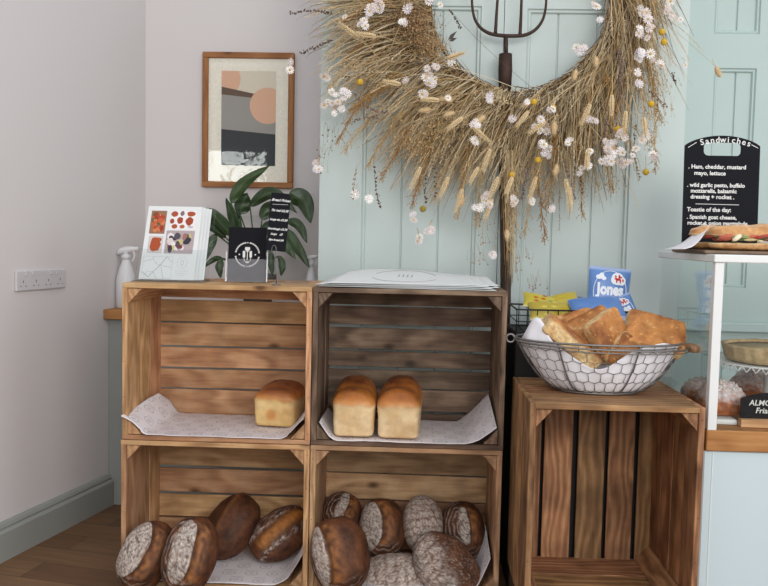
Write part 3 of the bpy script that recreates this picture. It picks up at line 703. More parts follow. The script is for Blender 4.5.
# ------------------------------------------------------------------ writing
def text_verts(body, size, bold=0, shear=0, align='CENTER', space=1.0):
    cu = bpy.data.curves.new('t', 'FONT'); cu.body = body; cu.size = size; cu.offset = bold; cu.shear = shear
    cu.align_x = align; cu.align_y = 'CENTER'; cu.space_character = space; cu.resolution_u = 3
    o = bpy.data.objects.new('t', cu); C.objects.link(o)
    me = bpy.data.meshes.new_from_object(o.evaluated_get(bpy.context.evaluated_depsgraph_get()))
    bpy.data.objects.remove(o)
    vs = [v.co.copy() for v in me.vertices]; fs = [tuple(p.vertices) for p in me.polygons]
    bpy.data.meshes.remove(me); bpy.data.curves.remove(cu); return vs, fs
class Face:
    """a flat sheet in space: origin, x direction, up direction; items are laid on it as thin meshes"""
    def __init__(s, o, xd, ud): s.o = Vector(o); s.x = Vector(xd).normalized(); s.n = s.x.cross(Vector(ud)).normalized(); s.u = s.n.cross(s.x)
    def p(s, x, y, h=0): return s.o + s.x * x + s.u * y + s.n * h
    def text(s, mb, body, x, y, size, col=(1, 1, 1), h=.0006, rot=0, wob=0, **k):
        vs, fs = text_verts(body, size, **k); a = R(rot); o = []
        for v in vs:
            X_, Y_ = v.x, v.y
            if wob: Y_ += wob * noise.noise(Vector((v.x * 60, body.__len__(), 0)))
            o.append(s.p(x + X_ * math.cos(a) - Y_ * math.sin(a), y + X_ * math.sin(a) + Y_ * math.cos(a), h))
        mb.add(o, fs, col, None, False)
    def arctext(s, mb, body, cx, cy, r, size, a0, a1, col=(1, 1, 1), h=.0006, inner=False, **k):
        for i, ch in enumerate(body):
            if ch == ' ': continue
            t = R(a0 + (a1 - a0) * i / max(1, len(body) - 1))
            s.text(mb, ch, cx + r * math.cos(t), cy + r * math.sin(t), size, col, h, math.degrees(t) - 90 + (180 if inner else 0), **k)
    def poly(s, mb, pts, col, h=.0004): mb.add([s.p(x, y, h) for x, y in pts], [tuple(range(len(pts)))], col, None, False)
    def rect(s, mb, x0, x1, y0, y1, col, h=.0004): s.poly(mb, [(x0, y0), (x1, y0), (x1, y1), (x0, y1)], col, h)
    def disc(s, mb, cx, cy, rx, ry, col, h=.0004, n=24, jit=0, rot=0):
        s.poly(mb, [(cx + (1 + random.uniform(-jit, jit)) * (rx * math.cos(2 * math.pi * i / n) * math.cos(rot) - ry * math.sin(2 * math.pi * i / n) * math.sin(rot)), cy + (1 + random.uniform(-jit, jit)) * (rx * math.cos(2 * math.pi * i / n) * math.sin(rot) + ry * math.sin(2 * math.pi * i / n) * math.cos(rot))) for i in range(n)], col, h)
    def line(s, mb, pts, w, col, h=.0005):
        for (a, b), (c, d) in zip(pts[:-1], pts[1:]):
            l = math.hypot(c - a, d - b) or 1; nx, ny = -(d - b) / l * w / 2, (c - a) / l * w / 2
            s.poly(mb, [(a - nx, b - ny), (c - nx, d - ny), (c + nx, d + ny), (a + nx, b + ny)], col, h)
    def ell(s, mb, cx, cy, rx, ry, w, col, h=.0005, n=40, a0=0, a1=360):
        s.line(mb, [(cx + rx * math.cos(R(a0 + (a1 - a0) * i / n)), cy + ry * math.sin(R(a0 + (a1 - a0) * i / n))) for i in range(n + 1)], w, col, h)
    def plate(s, mb, x0, x1, y0, y1, t, col=(1, 1, 1)):
        mb.hexa([s.p(x, y, h) for y in (y0, y1) for h in (-t, 0) for x in (x0, x1)], 'x', col)

# ------------------------------------------------------------------ wall things
# framed print on the back wall
PY = 3.15 - .022
fx0, fx1 = at(202, 120, PY).x, at(293.5, 120, PY).x; fz1, fz0 = at(247, 52, PY).z, at(247, 187.5, PY).z
root = thing('framed_print', 'oak-framed abstract print with peach circles hanging on the white wall', 'picture', ((fx0 + fx1) / 2, 3.149, fz0))
fwid = .021
for (x0, x1, z0, z1, g) in ((fx0, fx1, fz1 - fwid, fz1, 'x'), (fx0, fx1, fz0, fz0 + fwid, 'x')):
    m = MB(); m.box(x0, x1, PY, 3.149, z0, z1, g, (.5, .5, .5)); m.build('frame_rail', M['frame_oak'], root, bevel=.002)
for (x0, x1) in ((fx0, fx0 + fwid), (fx1 - fwid, fx1)):
    m = MB(); m.box(x0, x1, PY, 3.149, fz0 + fwid, fz1 - fwid, 'z', (.5, .5, .5)); m.build('frame_stile', M['frame_oak'], root, bevel=.002)
m = MB(); m.box(fx0 + fwid, fx1 - fwid, 3.140, 3.146, fz0 + fwid, fz1 - fwid, 'x', lin((246, 238, 226))); m.build('mount', M['matt'], root)
f = Face((fx0, 3.1385, fz0), (1, 0, 0), (0, 0, 1)); Wp, Hp = fx1 - fx0, fz1 - fz0
ax0, ax1, ay0, ay1 = Wp * .205, Wp * .80, Hp * .165, Hp * .865
m = MB(); f.rect(m, ax0, ax1, ay0, ay1, lin((226, 214, 198)), .0002)
peach = lin((228, 182, 156))
def clipdisc(cx, cy, r, col, h):
    pts = [(min(max(cx + r * math.cos(2 * math.pi * i / 60), ax0), ax1), min(max(cy + r * math.sin(2 * math.pi * i / 60), ay0), ay1)) for i in range(60)]; f.poly(m, pts, col, h)
clipdisc(ax0 + .01, ay1 - .03, .060, peach, .0005)
f.poly(m, [(ax0, ay0), (ax1, ay0), (ax1, ay0 + .235), (ax0, ay0 + .275)], lin((164, 158, 154)), .0006)
f.poly(m, [(ax0, ay0 + .258), (ax0 + .12, ay0 + .246), (ax0 + .12, ay0 + .262), (ax0, ay0 + .286)], lin((110, 88, 76)), .0007)
f.poly(m, [(ax0 + .12, ay0 + .246), (ax1, ay0 + .235), (ax1, ay0 + .246), (ax0 + .12, ay0 + .262)], lin((110, 88, 76)), .0007)
f.poly(m, [(ax0, ay0), (ax1, ay0), (ax1, ay0 + .115), (ax0, ay0 + .132)], lin((66, 68, 72)), .0008)  # dark band painted in for the dark reflection on the glass
clipdisc(ax1 - .030, ay1 - .125, .066, peach, .0010)
m.build('print_with_reflection', M['paint'], root)
m = MB(); m.box(fx0 + fwid, fx1 - fwid, 3.1345, 3.1355, fz0 + fwid, fz1 - fwid, 'x', (1, 1, 1)); m.build('glazing', M['glass'], root)
# socket plate on the left wall
def onwall(px, py):   # intersection of the view ray with the left wall plane
    d = ray(px, py); o = Vector((0, 0, CAM_Z)); t = (WC - o).dot(WN) / d.dot(WN); return o + d * t
pa, pb = onwall(14, 281.5), onwall(63.4, 278)
root = thing('socket_plate', 'white quadruple power socket plate on the left wall', 'power socket', (pa + pb) / 2 - Vector((0, 0, .035)))
ln = (Vector((pb.x, pb.y, 0)) - Vector((pa.x, pa.y, 0))).length
hp = (onwall(14, 271.5) - onwall(14, 292)).z
f = Face(Vector((pa.x, pa.y, (pa.z + pb.z) / 2)) + WN * .009, (WD.x, WD.y, 0), (0, 0, 1))
m = MB(); f.plate(m, 0, ln, -hp / 2, hp / 2, .0085, (1, 1, 1)); m.build('face_plate', M['socket'], root, bevel=.003, seg=2)
for i in range(4):
    cx = ln * (.125 + .25 * i)
    m = MB(); f.disc(m, cx, -.002, .0016, .004, (1, 1, 1), .0008, 8); f.disc(m, cx - .011, -.016, .0022, .0022, (1, 1, 1), .0008, 8); f.disc(m, cx + .011, -.016, .0022, .0022, (1, 1, 1), .0008, 8)
    m.build('socket_holes', M['hole'], root)
    m = MB(); f.plate(m, cx - .006 + (.014 if i % 2 == 0 else -.014), cx + .006 + (.014 if i % 2 == 0 else -.014), .014, .030, -.0028, (1, 1, 1)); m.build('rocker_switch', M['socket'], root, bevel=.001)

# ------------------------------------------------------------------ hay fork and wreath on the green doors
WY = DY - .055                                          # plane of the ring
def Wp_(px, py, dy=0): return at(px, py, WY + dy)
root = thing('hay_fork', 'rusty four-tined hay fork hanging head up behind the dried wreath', 'fork', (Wp_(505, 290).x, WY, Wp_(505, 290).z))
def smooth_path(pts, n=8):
    P = [Vector(p) for p in pts]; out = []
    for i in range(len(P) - 1):
        p0, p1, p2, p3 = P[max(i - 1, 0)], P[i], P[i + 1], P[min(i + 2, len(P) - 1)]
        for k in range(n):
            t = k / n; out.append(.5 * ((2 * p1) + (p2 - p0) * t + (2 * p0 - 5 * p1 + 4 * p2 - p3) * t * t + (3 * p1 - p0 - 3 * p2 + p3) * t ** 3))
    out.append(P[-1]); return out
fk = -.0
def tine(pts, r0, r1):
    P = smooth_path([Wp_(x, y, fk + d) for x, y, d in pts], 8); n = len(P)
    mm = MB(); mm.tube(P, [r0 + (r1 - r0) * i / (n - 1) for i in range(n)], 8); mm.build('tine', M['iron'], root)
tine([(506, 36, 0), (490, 33.5, 0), (479, 26, 0), (473, 12, 0), (472, -15, -.01), (474, -70, -.02)], .0062, .0025)
tine([(506, 36, 0), (525, 35, 0), (538, 27, 0), (545, 12, 0), (546.5, -15, -.01), (546, -70, -.02)], .0062, .0025)
tine([(495.5, 33, 0), (496.5, 15, 0), (498.5, -20, -.01), (499, -75, -.02)], .0055, .0025)
tine([(520, 34.5, 0), (521, 15, 0), (522, -20, -.01), (523, -75, -.02)], .0055, .0025)
m = MB(); m.tube([Wp_(506, 35, fk), Wp_(506, 56, fk)], .0065, 10); m.build('neck', M['iron'], root)
m = MB(); m.tube([Wp_(505.5, 54, fk), Wp_(505.3, 70, fk), Wp_(504.8, 92, fk)], [.020, .0215, .019], 14); m.build('socket', M['iron'], root)
hb = at(505, 291, WY - .005)
m = MB(); P = smooth_path([Wp_(504.8, 90, fk), Wp_(504.5, 180, fk), Vector((hb.x, WY - .02, hb.z)), Vector((hb.x, WY - .02, .30))], 14)
m.tube([p + Vector((random.uniform(-.0008, .0008), 0, 0)) for p in P], .0165, 12); m.v = m.v; m.g = [(v[2], v[0] + 3, v[1]) for v in m.v]; m.c = [(.4, .5, .5)] * len(m.v)
m.build('handle', M['dark_timber'], root)

wr = thing('dried_wreath', 'huge wreath of dried grasses, wheat and white flowers on the green doors', 'wreath', (Wp_(519, 2).x, WY, Wp_(519, 2).z - .6))
RC = Wp_(519, 2); PXM = 850 / WY                       # ring centre, pixels per metre there
random.seed(77)
m = MB(); m.ring([RC + Vector((math.cos(a) * .272, -.012, math.sin(a) * .272)) for a in [2 * math.pi * i / 90 for i in range(90)]], .0022, 6)
m.build('wire_ring', M['iron'], wr)
STRAW = [lin(c) for c in ((218, 198, 160), (202, 176, 132), (180, 150, 108), (146, 116, 80), (230, 214, 182), (196, 178, 142), (108, 86, 62), (204, 168, 114), (170, 158, 126))]
def flow(th, rr=1.0, up_=.0):
    """start point and direction of a stem at ring angle th (0 = right, 90 = top): stems run clockwise and outwards"""
    r0 = random.uniform(.262, .40)
    p = RC + Vector((math.cos(th) * r0, -random.uniform(.0, .055), math.sin(th) * r0))
    tan = Vector((math.sin(th), 0, -math.cos(th))); outw = Vector((math.cos(th), 0, math.sin(th)))
    return p, tan, outw
def stem_curve(p, tan, outw, L, o=.8, tw=.9, droop=.5, n=7, lift=0):
    d = (tan * tw + outw * o + Vector((random.gauss(0, .22), -abs(random.gauss(.12, .16)), random.gauss(0, .22)))).normalized()
    pts = [p.copy()]; q = p.copy()
    for i in range(n):
        d = (d + Vector((0, .02, -droop / n))).normalized(); q = q + d * (L / n)
        if q.y > WY + .045: q.y = WY + .045
        if q.y < WY - .13: q.y = WY - .13
        pts.append(q.copy())
    return pts
def params(th):
    """length, outward and tangential weight and droop by place on the ring"""
    deg = math.degrees(th) % 360
    if deg < 60 or deg > 320: return (.20, .32, .12, .95, .30)        # right side: bunches run straight down
    if deg > 235: return (.19, .36, .62, .52, .95)                    # bottom right and bottom: fan downwards
    if deg > 150: return (.17, .32, .95, .30, .65)                    # left: out to the left, drooping
    return (.15, .30, .9, .4, .5)
def clear(q):   # keep the inside of the ring open
    return math.hypot(q.x - RC.x, q.z - RC.z) > .252 + .026 * noise.noise(Vector((math.atan2(q.z - RC.z, q.x - RC.x) * 3.5, 2, 0))) - (.020 if random.random() < .02 else 0)
def arcs():
    return R(random.choice([random.uniform(-60, 40), random.uniform(-130, -30), random.uniform(-200, -95), random.uniform(-225, -150)]))
stems = MB()
for i in range(3600):
    th = arcs(); p, t, o = flow(th); a, b, ow, tw, dr = params(th); c = random.choice(STRAW)
    pts = stem_curve(p, t, o, random.uniform(a * .6, b * .92), ow * random.uniform(.5, 1.4), tw * random.uniform(.5, 1.3), dr * random.uniform(.4, 1.4), 6)
    if not all(clear(q) for q in pts): continue
    if max(q.z for q in pts) > 1.95 or max(q.x for q in pts) > RC.x + .52: continue
    r = random.uniform(.0006, .0014); stems.tube(pts, [r * 1.2, r, r, r, r * .8, r * .6, r * .3], 3, c)
    if random.random() < .35:   # a rough grass head of small bristles at the tip
        e0, e1 = pts[-3], pts[-1]; ax = (e1 - e0)
        for k in range(12):
            w = k / 12; q = e0 + ax * w; dd = (ax.normalized() + Vector((random.gauss(0, .4), random.gauss(0, .4), random.gauss(0, .4)))).normalized()
            stems.add([q - dd.cross(Vector((0, 1, 0))) * .0012, q + dd.cross(Vector((0, 1, 0))) * .0012, q + dd * .012], [(0, 1, 2)], mixc(c, STRAW[4], .4), None, False)
o = stems.build('dry_stems', M['straw'], wr); o['kind'] = 'stuff'
# a darker, denser mat of moss and stalks tied round the ring
mat_ = MB()
for i in range(2600):
    th = arcs(); r0 = .262 + abs(random.gauss(0, .058)); p = RC + Vector((math.cos(th) * r0, random.uniform(-.035, .03), math.sin(th) * r0))
    t = Vector((math.sin(th), 0, -math.cos(th))); d = (t + Vector((random.gauss(0, .5), random.gauss(0, .3), random.gauss(0, .5)))).normalized()
    L = random.uniform(.03, .08); q = p + d * L
    if not (clear(p) and clear(q)): continue
    mat_.tube([p, p + d * L * .5 + Vector((0, -.004, 0)), q], [.0012, .0011, .0005], 3, random.choice([STRAW[6], STRAW[3], STRAW[2], lin((96, 76, 50)), lin((134, 104, 66))]))
o = mat_.build('stalk_base', M['straw'], wr); o['kind'] = 'stuff'
# golden feathery plumes
def plume(pts, n, spread, cols):
    mb = MB(); c = random.choice(cols); mb.tube(pts, [.0009] * (len(pts) - 1) + [.0004], 3, c)
    N_ = len(pts) - 1
    for k in range(n):
        w = .25 + .75 * (k / n); i = min(int(w * N_), N_ - 1); q = pts[i].lerp(pts[i + 1], w * N_ - i); ax = (pts[i + 1] - pts[i]).normalized()
        L = spread * (1 - .6 * w) * random.uniform(.5, 1.2) * 1.6
        d = (ax * .9 + Vector((random.gauss(0, .45), random.gauss(0, .35), random.gauss(0, .45)))).normalized()
        q1 = q + d * L * .5; q2 = q1 + (d + Vector((0, 0, -.5))).normalized() * L * .5
        cc = mixc(c, random.choice(cols), .5)
        mb.tube([q, q1, q2], [.0005, .0006, .0004], 3, cc)
        for e_ in (q1, q2): mb.blob(e_, .0014, cc, 1, .2, (1, 1, 1.6))
    return mb
GOLD = [lin(c) for c in ((190, 152, 96), (176, 132, 76), (160, 116, 66), (198, 166, 112))]
PLS = [(372, 60, 330, 85), (395, 40, 345, 60), (405, 85, 352, 110), (400, 100, 345, 150), (420, 100, 368, 165), (430, 115, 382, 178), (390, 70, 335, 108), (385, 90, 338, 140),
       (445, 120, 418, 190), (455, 130, 435, 200), (470, 135, 458, 215), (440, 130, 412, 205), (485, 140, 476, 225), (415, 75, 372, 95), (600, 60, 615, 135), (630, 60, 648, 140),
       (640, 50, 660, 120), (560, 120, 548, 205), (540, 130, 525, 232), (575, 120, 582, 215), (600, 110, 612, 190), (520, 140, 512, 250), (650, 60, 655, 170), (530, 150, 545, 240), (380, 20, 330, 55), (400, 10, 345, 20)]
for i, (x0, y0, x1, y1) in enumerate(PLS):
    a_, b_ = Wp_(x0, y0, -.05), Wp_(x1, y1, -.06 - .02 * random.random()); mid = a_.lerp(b_, .5) + Vector((0, -.015, .02 + .015 * random.random()))
    plume(smooth_path([a_, mid, b_], 6), 90, .030, GOLD if i % 3 else STRAW[:3]).build('feathery_plume', M['straw'], wr)
# wheat ears
def wheat(pts, L=.075, c=None):
    mb = MB(); c = c or lin((222, 200, 160)); tip = pts[-1]; ax = (pts[-1] - pts[-2]).normalized()
    mb.tube(pts, [.0010] * len(pts), 4, STRAW[1]); sd_ = ax.cross(Vector((0, 1, 0))).normalized(); fr = sd_.cross(ax)
    for k in range(18):
        w = k / 18; q = tip + ax * (w * L); r = .0064 * (1 - .55 * w) * (.7 + .3 * min(1, k / 3))
        for sg, sv in ((1, sd_), (-1, sd_), (1, fr), (-1, fr)):
            if (k + (sv is fr)) % 2: continue
            dd = (ax + sv * sg * .45).normalized(); rm = dd.to_track_quat('Z', 'Y').to_matrix()
            mb.blob(q + sv * sg * r * .75, r * .75, mixc(c, STRAW[1], random.random() * .4), 1, 0, (.62, .62, 1.6), rm)
            if k % 2 == 0: mb.add([q + sv * sg * r - sd_ * .0003, q + sv * sg * r + sd_ * .0003, q + (ax + sv * sg * .28).normalized() * .030], [(0, 1, 2)], c, None, False)
    return mb
WH = [(380, 60, 358, 38), (400, 44, 375, 36), (455, 105, 438, 100), (480, 108, 462, 118), (500, 125, 490, 150), (455, 165, 448, 178), (490, 150, 478, 168), (460, 120, 474, 128), (505, 165, 498, 178),
      (612, 60, 612, 96), (600, 85, 590, 105), (628, 78, 626, 112), (560, 115, 545, 122), (540, 100, 528, 112), (470, 165, 462, 190), (560, 150, 566, 180), (570, 160, 570, 188), (520, 160, 512, 178),
      (640, 90, 644, 118), (430, 150, 420, 168), (410, 90, 400, 84), (430, 68, 448, 58), (590, 120, 588, 150), (546, 150, 536, 178), (500, 180, 492, 200)]
for (x0, y0, x1, y1) in WH:
    a_, b_ = Wp_(x0, y0, -.105), Wp_(x1, y1, -.135 - .015 * random.random()); wheat(smooth_path([a_, a_.lerp(b_, .5) + Vector((0, -.004, .004)), b_], 3), random.uniform(.055, .08)).build('wheat_ear', M['straw'], wr)
# bunny tails
def bunny(p, ax, L, c):
    mb = MB(); rm = ax.to_track_quat('Z', 'Y').to_matrix(); mb.blob(p, L, c, 3, .06, (.42, .42, 1), rm)
    for k in range(120):
        d = Vector((random.gauss(0, 1), random.gauss(0, 1), random.gauss(0, 1))).normalized(); e_ = rm @ Vector((d.x * .42 * L, d.y * .42 * L, d.z * L)); dd = (rm @ d + ax * .9).normalized()
        s_ = dd.orthogonal().normalized() * .0004; mb.add([p + e_ - s_, p + e_ + s_, p + e_ + dd * .007], [(0, 1, 2)], mixc(c, (.8, .74, .62), .3), None, False)
    mb.tube([p - ax * L * .8, p - ax * (L * 2.4)], .0007, 4, STRAW[1]); return mb
for (x, y, ax, az) in ((446, 100, -1, .1), (449, 114, -1, -.3), (527, 104, -.6, -.5), (596, 62, 0, -1), (554, 128, 0, -1), (507, 235, 0, -1), (462, 200, -.1, -1), (612, 150, .1, -1), (718, 72, .35, -.8), (480, 120, -.7, -.6), (425, 110, -1, -.2), (575, 75, -.2, -1), (556, 170, -.2, -1), (548, 60, -.5, -.8)):
    if (x, y) == (548, 60): continue
    bunny(Wp_(x, y, -.115), Vector((ax, -.15, az)).normalized(), random.uniform(.016, .021), lin((206, 178, 136))).build('bunny_tail', M['straw'], wr)
m = MB(); m.tube(smooth_path([Wp_(640, 5, -.05), Wp_(680, 35, -.1), Wp_(717, 68, -.115)], 5), .0005, 3, STRAW[1]); m.build('thin_stalk', M['straw'], wr)
m = MB(); m.tube(smooth_path([Wp_(452, 12, -.03), Wp_(480, 42, -.04), Wp_(520, 78, -.04), Wp_(545, 98, -.05)], 5), .0005, 3, STRAW[6]); m.build('thin_stalk', M['straw'], wr)
m = MB(); m.tube(smooth_path([Wp_(430, 62, -.08), Wp_(470, 72, -.09), Wp_(510, 86, -.08), Wp_(525, 96, -.06)], 5), .0009, 4, STRAW[4]); m.build('thin_stalk', M['straw'], wr)
# white everlasting flowers: clusters of small daisies
FW = [lin(c) for c in ((240, 234, 232), (232, 226, 228), (244, 240, 236), (226, 214, 210))]
def daisy(mb, p, r, n):
    rm = n.to_track_quat('Z', 'Y').to_matrix(); c = random.choice(FW)
    for ring_, (k, rr, h) in enumerate(((11, 1.0, .10), (9, .72, .32))):
        for i in range(k):
            a = 2 * math.pi * (i + random.uniform(-.2, .2)) / k; w = .24
            q = [Vector((math.cos(a - w) * rr * .35, math.sin(a - w) * rr * .35, h * .5)), Vector((math.cos(a - w * .7) * rr * .9, math.sin(a - w * .7) * rr * .9, h)), Vector((math.cos(a) * rr * 1.05, math.sin(a) * rr * 1.05, h + .08)),
                 Vector((math.cos(a + w * .7) * rr * .9, math.sin(a + w * .7) * rr * .9, h)), Vector((math.cos(a + w) * rr * .35, math.sin(a + w) * rr * .35, h * .5))]
            mb.add([p + rm @ (v * r) for v in q], [(0, 1, 2, 3, 4)], c, None, False)
    mb.blob(p + rm @ Vector((0, 0, r * .22)), r * .3, lin((206, 176, 110)) if random.random() < .5 else c, 1, .1, (1, 1, .6), rm)
def cluster(px, py, n, spread, rr=.0125, dy=-.145, hang=0):
    mb = MB(); c0 = Wp_(px, py, dy)
    for i in range(n):
        o_ = Vector((random.gauss(0, 1), random.gauss(0, .5), random.gauss(0, 1) * (1 + hang))) * spread
        daisy(mb, c0 + o_, rr * random.uniform(.75, 1.2), Vector((random.gauss(0, .5), -1, random.gauss(.1, .5))).normalized())
        mb.tube([c0 + o_, c0 + o_ * .5 + Vector((0, .015, .02)), c0 + Vector((0, .04, .03))], .0006, 3, STRAW[1])
    return mb
CL = [(370, 10, 7, .010), (377, 5, 5, .008), (363, 24, 5, .009), (345, 17, 1, .0), (408, 4, 2, .006), (429, 74, 5, .008), (433, 84, 4, .007), (424, 96, 4, .009), (448, 98, 1, 0), (404, 80, 2, .006), (331, 92, 3, .010), (326, 78, 2, .004), (330, 100, 4, .012), (346, 93, 3, .008),
      (319, 165, 4, .010), (336, 110, 3, .012), (356, 193, 2, .006), (369, 199, 1, 0), (436, 65, 2, .005), (490, 100, 3, .008), (527, 102, 1, 0), (540, 127, 6, .010), (548, 147, 6, .010), (553, 110, 3, .006), (591, 121, 3, .006), (571, 139, 2, .005), (586, 153, 2, .005), (587, 163, 3, .006), (582, 171, 2, .006),
      (608, 146, 5, .010), (617, 158, 6, .012), (606, 162, 3, .008), (625, 164, 2, .006), (633, 157, 2, .006), (640, 55, 7, .013), (648, 22, 4, .010), (643, 14, 3, .008), (637, 80, 3, .010), (641, 33, 5, .014), (655, 62, 4, .012), (668, 8, 3, .012), (672, 18, 2, .008), (594, 5, 2, .005), (600, 20, 1, 0), (685, 65, 1, 0), (578, 50, 2, .005),
      (584, 48, 1, 0), (474, 124, 3, .006), (476, 140, 2, .004), (486, 200, 5, .010), (479, 206, 3, .006), (411, 216, 2, .006), (432, 230, 3, .006), (417, 238, 3, .006), (496, 255, 2, .006), (553, 208, 2, .006), (516, 200, 3, .006), (532, 202, 2, .004), (645, 140, 4, .012), (651, 158, 3, .010), (430, 2, 2, .006), (404, 22, 2, .006), (440, 5, 1, 0), (512, 118, 2, .004), (570, 203, 1, 0), (291, 62, 1, 0), (290, 70, 1, 0), (620, 135, 3, .01), (452, 62, 1, 0)]
for (x, y, n, sp) in CL:
    cluster(x, y, n, sp).build('white_flowers', M['straw'], wr)
# yellow button flowers
for (x, y) in ((534, 102), (553, 108), (651, 104), (618, 129), (622, 137), (538, 160), (512, 175), (423, 209), (662, 32), (360, 82), (664, 42), (646, 172)):
    m = MB(); p = Wp_(x, y, -.125); m.blob(p, .0095, lin((206, 168, 62) if y != 209 else (150, 132, 60)), 3, .07); m.tube([p, p + Vector((.005, .03, .05))], .0008, 4, STRAW[1]); m.build('yellow_button_flower', M['straw'], wr)
# lavender sprigs and dark seed heads
def sprig(pts, n, c, r=.0028):
    mb = MB(); mb.tube(pts, .0006, 3, STRAW[3]); N_ = len(pts) - 1
    for k in range(n):
        w = .15 + .85 * k / n; i = min(int(w * N_), N_ - 1); q = pts[i].lerp(pts[i + 1], w * N_ - i)
        for j in range(3): mb.blob(q + Vector((random.gauss(0, .0022), random.gauss(0, .0022), random.gauss(0, .0022))), r * random.uniform(.6, 1.1), mixc(c, STRAW[3], random.random() * .3), 1, .1)
    return mb
LAV = lin((112, 98, 112)); DRK = lin((84, 76, 78))
for (x0, y0, x1, y1, x2, y2, c, n) in ((335, 14, 315, 11, 288, 13, DRK, 16), (333, 40, 318, 46, 300, 54, DRK, 14), (350, 90, 372, 110, 388, 112, LAV, 10), (374, 160, 376, 190, 381, 209, DRK, 12), (357, 165, 354, 185, 352, 200, STRAW[3], 8),
      (380, 118, 366, 117, 352, 122, LAV, 8), (618, 45, 621, 70, 619, 100, LAV, 22), (605, 100, 606, 125, 604, 140, LAV, 12), (530, 165, 524, 185, 522, 200, LAV, 12), (560, 150, 570, 180, 575, 200, LAV, 12), (448, 8, 455, 18, 461, 29, DRK, 9), (672, 72, 674, 78, 676, 84, DRK, 6),
      (648, 90, 656, 96, 668, 108, LAV, 9), (430, 158, 436, 176, 434, 200, DRK, 9), (427, 170, 425, 190, 426, 205, DRK, 8), (580, 175, 582, 185, 583, 195, DRK, 5), (440, 170, 448, 150, 455, 140, DRK, 10), (636, 120, 634, 150, 640, 180, STRAW[3], 14), (505, 130, 515, 122, 522, 118, LAV, 8)):
    sprig(smooth_path([Wp_(x0, y0, -.08), Wp_(x1, y1, -.11), Wp_(x2, y2, -.115)], 5), n, c).build('seed_sprig', M['straw'], wr)
# eucalyptus-like leaf pairs
for (x0, y0, x1, y1) in ((448, 40, 457, 31), (449, 41, 457, 38), (340, 77, 352, 77)):
    a_, b_ = Wp_(x0, y0, -.06), Wp_(x1, y1, -.07); sd_ = (b_ - a_).cross(Vector((0, 1, 0))).normalized() * .006
    m = MB(); m.add([a_, a_.lerp(b_, .4) + sd_, b_, a_.lerp(b_, .4) - sd_ + Vector((0, -.002, 0))], [(0, 1, 2, 3)], lin((92, 86, 82)), None, False); m.build('dry_leaf', M['straw'], wr, solid=.0006)
# fine seeds hanging below
sd_mb = MB()
for (cx, cy, w, h, n, c) in ((485, 225, 12, 22, 26, (150, 122, 88)), (605, 185, 25, 10, 40, (150, 130, 92)), (330, 140, 12, 22, 14, (120, 96, 84)), (320, 160, 8, 12, 10, (120, 96, 84)), (520, 262, 10, 22, 16, (150, 110, 88)), (533, 285, 10, 14, 10, (140, 96, 80)), (478, 262, 10, 8, 10, (140, 120, 92)),
                         (665, 90, 12, 30, 50, (190, 170, 130)), (650, 130, 12, 30, 60, (196, 178, 140)), (495, 100, 18, 8, 60, (214, 196, 156)), (420, 30, 18, 22, 260, (150, 112, 74)), (430, 52, 16, 14, 160, (168, 132, 90)), (405, 20, 14, 18, 140, (140, 104, 68)), (440, 130, 30, 14, 150, (190, 160, 112)), (415, 145, 22, 12, 90, (190, 152, 100)), (545, 190, 20, 14, 60, (186, 150, 100))):
    for k in range(n):
        p = Wp_(random.gauss(cx, w * .5), random.gauss(cy, h * .5), -.09 - .04 * random.random()); cc = mixc(lin(c), STRAW[0], random.random() * .4)
        sd_mb.blob(p, random.uniform(.0014, .0032), cc, 1, .2); sd_mb.tube([p, p + Vector((random.gauss(0, .008), .02, .02 + random.random() * .02))], .0004, 3, cc)
o = sd_mb.build('tiny_seeds', M['straw'], wr); o['kind'] = 'stuff'
# straw twine hanging along the fork handle
tw = MB()
for k in range(46):
    x = 509 + random.gauss(0, 2.6); x1_ = x + random.gauss(0, 2.5); ye = random.uniform(215, 288)
    tw.tube(smooth_path([Wp_(x, 150, -.055), Wp_(x + random.gauss(0, 1.5), 195, -.06), Wp_(x1_, ye, -.055)], 5), random.uniform(.0006, .0012), 3, random.choice(STRAW[:6]))
tag(tw.build('straw_strands', M['straw'], wr), kind='stuff')

# ------------------------------------------------------------------ on the upper left crate and the ledge
CT = .8302
def bottle(label, px, py_top, Y, z0, k=1.0, ytop=None):
    x = at(px, 280, Y).x; Htot = at(px, py_top, Y).z - z0; root = thing('spray_bottle', label, 'bottle', (x, Y, z0), None)
    hh = Htot; m = MB()
    prof = [(0, .0), (.030, .0), (.034, .004), (.034, hh * .44), (.031, hh * .52), (.022, hh * .66), (.0145, hh * .76), (.0135, hh * .80), (0, hh * .80)]
    m.lathe([(r * k, z) for r, z in prof[1:-1]], (x, Y, z0), 28); m.build('bottle_body', M['plastic'], root)
    m = MB(); m.lathe([(.016 * k, hh * .795), (.016 * k, hh * .86), (.010 * k, hh * .875)], (x, Y, z0), 18); m.build('collar', M['plastic'], root)
    m = MB(); zc = z0 + hh * .93
    P = [(x - .032 * k, Y, zc - .012 * k), (x - .018 * k, Y, zc - .001), (x, Y, zc + .003), (x + .022 * k, Y, zc + .006), (x + .045 * k, Y, zc + .008)]
    m.tube([Vector(p) for p in P], [.006 * k, .012 * k, .0125 * k, .010 * k, .007 * k], 12); m.tube([Vector((x, Y, z0 + hh * .87)), Vector((x, Y, zc))], .009 * k, 12); m.build('spray_head', M['plastic'], root)
    m = MB(); m.tube(smooth_path([(x + .026 * k, Y, zc + .002), (x + .030 * k, Y, zc - .018 * k), (x + .022 * k, Y, zc - .040 * k)], 4), .0035 * k, 8); m.build('trigger', M['plastic'], root)
    return root
bottle('large white spray bottle on the oak ledge left of the leaflets', 126, 246.5, LY + .05, zl1, 1.0)
bottle('small white spray bottle behind the acrylic block, by the edge of the green door', 311, 254, LY + .02, zl1, .62)

